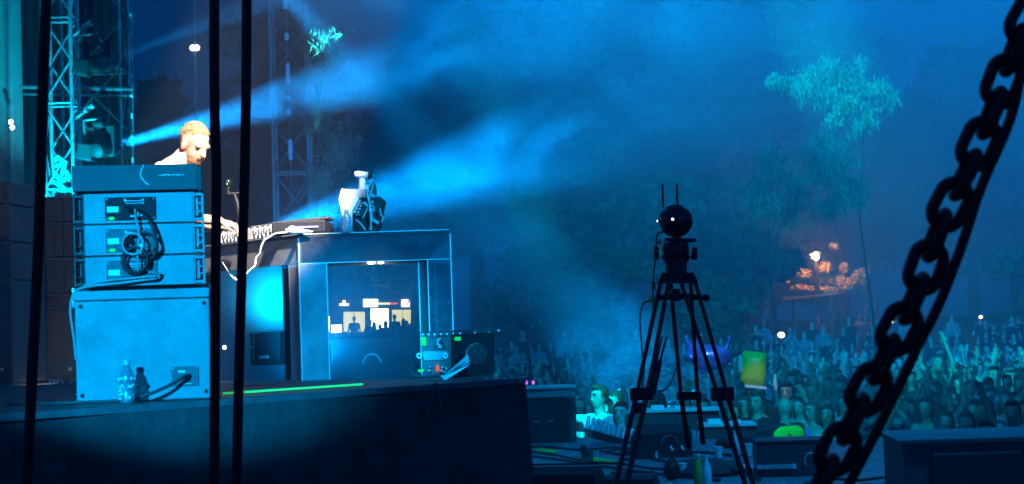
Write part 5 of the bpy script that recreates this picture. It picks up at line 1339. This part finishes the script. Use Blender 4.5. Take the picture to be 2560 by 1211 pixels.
# people at the kiosk
for k, (x, y_, s_, v) in enumerate(((885, 797, 1.0, 0), (925, 806, 1.0, 0), (935, 812, .98, 7), (964, 808, 1, 7), (978, 811, 1, 0), (986, 793, 1.05, 0), (1008, 803, 1, 7), (1016, 808, 1, 0), (1034, 798, 1.05, 1), (988, 815, .95, 7), (950, 818, .95, 0))):
    d = KD-(.12 if k == 0 else rnd.uniform(2.5, 5)); p = W(x, y_, d)
    sc_ = max(.8, (p.z-terrain(p.x, p.y))/1.62)
    person(v, (p.x, p.y, p.z-1.62*1.05), R(90)+rnd.uniform(-.5, .5), 1.05, ('barkeeper standing behind the left yellow window of the kiosk' if k == 0 else 'dark silhouette of a customer '+('', 'left of the bright kiosk window', 'at the lower left corner of the bright kiosk window', 'at the bright kiosk window\'s right edge', 'left of the right yellow window, low', 'tallest in the right yellow window', 'in the middle of the right yellow window', 'right of the middle in the right yellow window', 'with one arm up at the kiosk\'s right end', 'small, below the right yellow window', 'small, below the bright kiosk window')[k]), None if k == 0 else 'customers silhouetted at the kiosk', {1: TEE})
tr0 = W(940, 900, KD-3.6)
MB_t = MB().box((tr0.x, KD-1.5, kz-.2+.0), (7, 10, .1)); 
tag(MB().prism([(tr0.x-4.5, KD-7, kz-.6), (tr0.x+5, KD-7, kz-.6), (tr0.x+5, KD+4, kz-.6), (tr0.x-4.5, KD+4, kz-.6)], (0, 0, .62+W(930, 800, KD-3).z*0)).build('terrace', GRASS), kind='structure')

# ---------------------------------------------------------------- trees
def leaf_mesh(name, blobs, n, size, m, seed, droop=0.0, soft=False):
    r_ = np.random.default_rng(seed); vol = np.array([b[1][0]*b[1][1]*b[1][2] for b in blobs])**.6; pr = vol/vol.sum()
    ch_ = r_.choice(len(blobs), n, p=pr); u = r_.normal(size=(n, 3)); u /= np.linalg.norm(u, axis=1)[:, None]; u *= (np.abs(r_.normal(size=n))*.56 if soft else r_.random(n)**.42)[:, None]
    c = np.array([b[0] for b in blobs])[ch_] + u*np.array([b[1] for b in blobs])[ch_]
    a = r_.normal(size=(n, 3))
    if droop: a[:, 2] -= droop*2.2
    a /= np.linalg.norm(a, axis=1)[:, None]; b = np.cross(a, r_.normal(size=(n, 3))); b /= np.linalg.norm(b, axis=1)[:, None]
    s = size*r_.uniform(.45, 1.7, n)[:, None]; wd = .42 if not droop else .16
    v = np.stack([c-a*s, c+b*s*wd, c+a*s, c-b*s*wd], 1).reshape(-1, 3)
    me = bpy.data.meshes.new(name); me.from_pydata(v.tolist(), [], [(4*i, 4*i+1, 4*i+2, 4*i+3) for i in range(n)]); me.materials.append(m); me.update(); return me
def tree(loc, h, spread, label, m, seed, n=7000, size=.22, droop=0, blobs=None, low=.25, group='dark trees behind the crowd', tw_=1.0, lf=.6):
    r_ = random.Random(seed); loc = Vector(loc); t = thing('tree', loc, label, 'tree', group)
    if blobs is None:
        blobs = []
        for k in range(16):
            zz = r_.uniform(low, 1); rad = spread*(.55+.45*math.sin(min(1, zz)*math.pi*.9))
            a = r_.uniform(0, 2*math.pi); q = r_.uniform(.1, .75)*rad
            blobs.append(((q*math.cos(a), q*math.sin(a), zz*h*.88), (spread*r_.uniform(.25, .45), spread*r_.uniform(.25, .45), h*r_.uniform(.07, .13))))
        blobs = [((b[0][0]+loc.x, b[0][1]+loc.y, b[0][2]+loc.z), b[1]) for b in blobs]
    tk = MB().tube([loc, loc+Vector((.1, 0, h*.3)), loc+Vector((-.1, .1, h*.6)), loc+Vector((.05, 0, h*.85))], [h*.022*tw_, h*.017*tw_, h*.011*tw_, h*.004*tw_], 8)
    for b in blobs[:8]:
        p0 = loc+Vector((0, 0, max(.2*h, (b[0][2]-loc.z)*lf))); p1 = Vector(b[0]); tk.tube([p0, p0.lerp(p1, .5)+Vector((0, 0, .03*h)), p1], [h*.009*tw_, h*.006*tw_, h*.002*tw_], 6)
    tk.build('trunk', BARK if tw_ == 1.0 else mat('shaded_bark', (.012, .010, .008), .9, 0, .4, 6), t, smooth=True)  # thinned trunks get a darkened bark colour so they look unlit
    o = put('crown', leaf_mesh('crown', blobs, n, size, m, seed, droop, tw_ != 1.0), t)
    return t
tl_ = [(-23, 92, 15, 6), (-17, 84, 13, 5), (-11.5, 96, 19, 6.5), (-7.5, 104, 17, 6), (-2, 98, 20, 7), (4, 90, 18, 6.5), (8.5, 84, 15, 5.5), (13, 98, 20, 7), (19, 104, 19, 7), (24, 94, 15, 6), (29, 104, 17, 7), (0.5, 112, 22, 8), (-4.5, 82, 12, 4.5), (11, 112, 22, 8)]
tlab = ['dark tree far left behind the curtain', 'dark tree behind the left truss', 'tall dark tree behind the performer', 'dark tree behind the hazy truss tower', 'tall dark tree above the rack unit', 'dark tree in the haze right of the desk', 'dark tree left of the tripod', 'tall dark tree behind the ball camera', 'dark tree right of the tripod', 'dark tree behind the chain', 'dark tree at the right edge', 'tallest tree deep in the haze at the centre', 'low dark tree behind the desk', 'tall dark tree deep in the haze above the tripod']
for k, ((x, y_, h, s_), lb) in enumerate(zip(tl_, tlab)):
    tree((x, y_, terrain(x, y_)-.2), h, s_, lb, LEAF, 100+k, 8000, .30)
for k, (x, y_, h, s_) in enumerate(((2.5, 60, 6.5, 3.2), (5.2, 58, 7.5, 3.4), (7.6, 63, 7, 3.0), (1.6, 66, 8, 3.2), (18.3, 60, 7, 3.0), (21, 62, 8, 3.4), (10.3, 72, 8, 3.2), (-11.5, 64, 9, 3.6), (-16, 66, 9, 4))):
    tree((x, y_, terrain(x, y_)-.2), h, s_, ('bushy dark tree just right of the effects machine', 'bushy dark tree behind the left crowd', 'bushy dark tree behind the tripod legs', 'bushy dark tree beside the desk\'s right leg', 'bushy dark tree behind the lower chain', 'bushy dark tree at the right edge above the crowd', 'bushy dark tree behind the violet balloon', 'bushy dark tree seen through the left desk opening', 'bushy dark tree hidden behind the centre speakers')[k], LEAF, 300+k, 6000, .2, low=.04, group='bushy trees at the back of the crowd')
# pale drooping tree on the right, lit by a beam
pw = W(2185, 800, 37); S3 = 37/F
blobs = []
for (x, y_, rx, ry) in ((2030, 190, 32, 28), (2066, 165, 24, 26), (2105, 200, 36, 38), (2148, 168, 14, 28), (2150, 228, 30, 40), (2195, 225, 28, 26), (2228, 248, 16, 28), (2172, 292, 22, 34), (2110, 265, 36, 32), (2060, 245, 36, 32), (2010, 228, 32, 28), (1972, 212, 28, 22), (2142, 322, 14, 20), (2085, 300, 22, 18), (1940, 205, 22, 18)):
    c_ = W(x, y_, 37+rnd.uniform(-.6, .6)); blobs.append((tuple(c_), (rx*S3, .6, ry*S3)))
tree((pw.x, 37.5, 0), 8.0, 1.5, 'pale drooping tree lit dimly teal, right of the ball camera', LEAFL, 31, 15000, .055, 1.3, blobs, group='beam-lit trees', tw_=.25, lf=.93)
blobs = []
for (x, y_, rx, ry) in ((2050, 430, 60, 45), (2110, 470, 50, 45), (2150, 490, 28, 40), (2080, 520, 60, 40), (1990, 480, 50, 60), (1940, 420, 50, 60), (1960, 530, 60, 50), (1900, 500, 50, 70), (2090, 400, 60, 50), (2060, 370, 70, 40)):
    c_ = W(x, y_, 46+rnd.uniform(-.6, .6)); blobs.append((tuple(c_), (rx*46/F, .7, ry*46/F)))
pw = W(1935, 800, 46.5)
tree((pw.x, 46.5, 0), 7.0, 1.5, 'dim leafy tree below the pale drooping tree, above the street lamp', LEAF, 34, 11000, .10, .8, blobs, group='beam-lit trees', tw_=.3, lf=.9)  # darker leaves paint the unlit foliage under the bright crown
pw = W(800, 800, 35); S3 = 35/F; blobs = []
for (x, y_, rx, ry) in ((765, 100, 16, 10), (790, 92, 14, 14), (812, 95, 16, 14), (828, 84, 10, 16), (845, 96, 14, 8), (870, 82, 10, 6), (790, 125, 45, 14), (830, 150, 60, 22), (780, 190, 50, 30), (850, 240, 60, 50), (790, 300, 60, 60), (840, 380, 60, 60), (800, 460, 50, 60)):
    c_ = W(x, y_, 35+rnd.uniform(-.3, .5)); blobs.append((tuple(c_), (rx*S3, .4, ry*S3)))
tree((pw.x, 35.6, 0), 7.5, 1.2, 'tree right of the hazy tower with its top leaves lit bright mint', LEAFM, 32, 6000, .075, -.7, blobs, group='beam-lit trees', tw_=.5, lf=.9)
# warm-lit tree and street lamp at the right
LD = 66.0; S4 = LD/F
lampp = W(2040, 641, LD)
sl = thing('street_lamp', Vector((lampp.x, lampp.y, terrain(lampp.x, LD))), 'glowing warm street lamp among the trees beyond the crowd', 'street lamp')
MB().tube([(lampp.x, lampp.y+.1, terrain(lampp.x, LD)), (lampp.x, lampp.y+.1, lampp.z-.1)], .07, 8).build('post', BLACK, sl, smooth=True)
MB().ball(lampp, .13, 12, 8, sc=(1, 1, 1.35)).build('globe', emis('warm_globe', (1, .55, .22), 12), sl, smooth=True)
for k, (x, y_) in enumerate(((2027, 637), (2032, 637), (2030, 645))): MB().ball(W(x, y_, LD), .035, 8, 6).build('small_bulb', emis('warm_globe', (1, .55, .22), 12), sl, smooth=True)
point('street_lamp_light', lampp+Vector((0, -.35, .0)), 300, (1, .40, .10), .12)
blobs = []
for (x, y_, rx, ry) in ((1985, 670, 14, 14), (2010, 685, 22, 12), (2060, 670, 20, 16), (2050, 700, 30, 16), (2090, 700, 26, 14), (2120, 712, 26, 16), (2070, 725, 40, 12), (2030, 725, 30, 10), (1960, 705, 12, 8), (1995, 720, 20, 10), (2085, 615, 10, 8), (2110, 670, 10, 12), (2150, 695, 20, 20)):
    blobs.append((tuple(W(x, y_, LD+1.0+rnd.uniform(-.5, .5))), (rx*S4, .5, ry*S4)))
q_ = W(2060, 800, LD+1.2)
tree((q_.x, q_.y, terrain(q_.x, q_.y)), W(2060, 640, LD).z-terrain(0, LD), 2, 'small tree lit orange by the street lamp', mat('lamp_lit_leaves', (.48, .34, .12), .8, 0, .4, 3), 33, 9000, .065, 0, blobs, group='lamp-lit tree')  # orange lamplight is partly put into the leaf colour
aw = thing('food_stall', W(2060, 800, LD-1), 'dark food stall with a warm-lit slanting roof edge beyond the crowd', 'stall')
MB().prism([W(1955, 747, LD-1), W(2095, 731, LD-.4), W(2095, 736, LD-.4), W(1955, 752, LD-1)], (0, .3, 0)).build('roof_edge', mat('warm_lit_board', (.75, .4, .15), .6, 0, .2, 4), aw)  # warm light on the roof edge is put into its orange colour
MB().prism([W(1958, 746, LD-.7), W(2130, 731, LD), W(2130, 726, LD+2), W(1958, 736, LD+3)], (0, 0, -.06)).build('roof', DGREY, aw)
for x in (1985, 2080, 2190): MB().tube([W(x, 742, LD-.6), W(x, 840, LD-.6)], .06, 8).build('post', BARK, aw, smooth=True)
MB().prism([W(2145, 670, LD+1), W(2175, 668, LD+1), W(2177, 735, LD+1), W(2147, 735, LD+1)], (0, .2, 0)).build('banner', mat('faded_red_banner', (.22, .10, .09), .8), aw)
for k, (x, y_) in enumerate(((2045, 796), (2150, 792), (2182, 790))):
    p = W(x, y_, LD-1.6); person((0, 7, 1)[k], (p.x, p.y, p.z-1.62), R(250), 1.0, ('person in a dull red top standing under the stall roof', 'person in a red hooded top right of the stall posts', 'person raising an arm beside the red-topped one at the stall')[k], None, {1: mat('red_top', (.10, .03, .028), .8), 0: mat('stall_skin', (.18, .10, .07), .6)})
point('stall_lamp_light', W(2110, 765, LD-2.2), 25, (1, .32, .12), .1)

# ---------------------------------------------------------------- haze and smoke
hz = MB().box((0, 62, 21.5), (150, 170, 45)).build('haze', None)
hz.data.materials.clear()
def volume(name, dens, colr, aniso=.25, noise=None):
    m = bpy.data.materials.new(name); m.use_nodes = True; t = m.node_tree; t.nodes.clear()
    o = t.nodes.new('ShaderNodeOutputMaterial'); v = t.nodes.new('ShaderNodeVolumePrincipled')
    v.inputs['Color'].default_value = (*colr, 1); v.inputs['Density'].default_value = dens; v.inputs['Anisotropy'].default_value = aniso
    t.links.new(v.outputs[0], o.inputs['Volume'])
    if noise:
        tc = t.nodes.new('ShaderNodeTexCoord'); mp = t.nodes.new('ShaderNodeMapping'); mp.inputs['Scale'].default_value = noise['stretch']; mp.inputs['Location'].default_value = noise.get('loc', (0, 0, 0))
        mp.inputs['Rotation'].default_value = noise.get('rot', (0, 0, 0))
        n = t.nodes.new('ShaderNodeTexNoise'); n.inputs['Scale'].default_value = noise['scale']; n.inputs['Detail'].default_value = 3; n.inputs['Roughness'].default_value = .55; n.inputs['Distortion'].default_value = .6
        r = t.nodes.new('ShaderNodeMapRange'); r.inputs[1].default_value = noise['lo']; r.inputs[2].default_value = noise['hi']; r.inputs[3].default_value = 0; r.inputs[4].default_value = dens
        # fade out towards the hull so that no face of it shows
        ln = t.nodes.new('ShaderNodeVectorMath'); ln.operation = 'LENGTH'
        fr = t.nodes.new('ShaderNodeMapRange'); fr.inputs[1].default_value = 1.0; fr.inputs[2].default_value = .45; fr.inputs[3].default_value = 0; fr.inputs[4].default_value = 1
        mu_ = t.nodes.new('ShaderNodeMath'); mu_.operation = 'MULTIPLY'
        t.links.new(tc.outputs['Object'], ln.inputs[0]); t.links.new(ln.outputs['Value'], fr.inputs[0])
        t.links.new(tc.outputs['Object'], mp.inputs[0]); t.links.new(mp.outputs[0], n.inputs['Vector']); t.links.new(n.outputs['Fac'], r.inputs[0])
        t.links.new(r.outputs[0], mu_.inputs[0]); t.links.new(fr.outputs[0], mu_.inputs[1]); t.links.new(mu_.outputs[0], v.inputs['Density'])
    return m
hz.data.materials.append(volume('haze_air', .0100, (.80, .92, 1.0), .2))
tag(hz, 'thin stage haze filling the air over the whole place', 'haze', kind='stuff')
def smoke(c, rad, dens, noise, label, seed=0):
    o = MB().ball((0, 0, 0), 1, 20, 12).build('smoke', None, smooth='all'); o.location = c; o.scale = rad
    o.data.materials.clear(); o.data.materials.append(volume('smoke_cloud', dens, (.85, .95, 1), .1, noise))
    return tag(o, label, 'smoke', kind='stuff')
smoke(W(1250, 190, 23.5), (5.6, 5, 2.9), .18, dict(scale=2.6, stretch=(1.5, 1, 1.2), lo=.44, hi=.72), 'drifting smoke cloud lit blue by the beams above the desk')
smoke(W(1100, 430, 20), (4.6, 3.5, 1.8), .12, dict(scale=3.0, stretch=(1.5, 1, 1.2), lo=.43, hi=.75, loc=(3, 1, 7)), 'lower smoke cloud lit blue by the beam behind the desk')
smoke(W(1620, 880, 25.0), (1.8, 2.0, 1.8), .20, dict(scale=2.0, stretch=(1.2, 1, 1), lo=.38, hi=.75, loc=(9, 4, 2)), 'pale smoke rising from the crowd behind the tripod')
smoke(W(2450, 960, 19.5), (2.8, 3.2, 1.8), .17, dict(scale=1.6, stretch=(1.2, 1, 1), lo=.30, hi=.75, loc=(5, 8, 1)), 'soft blue smoke lying over the crowd right of the chain')
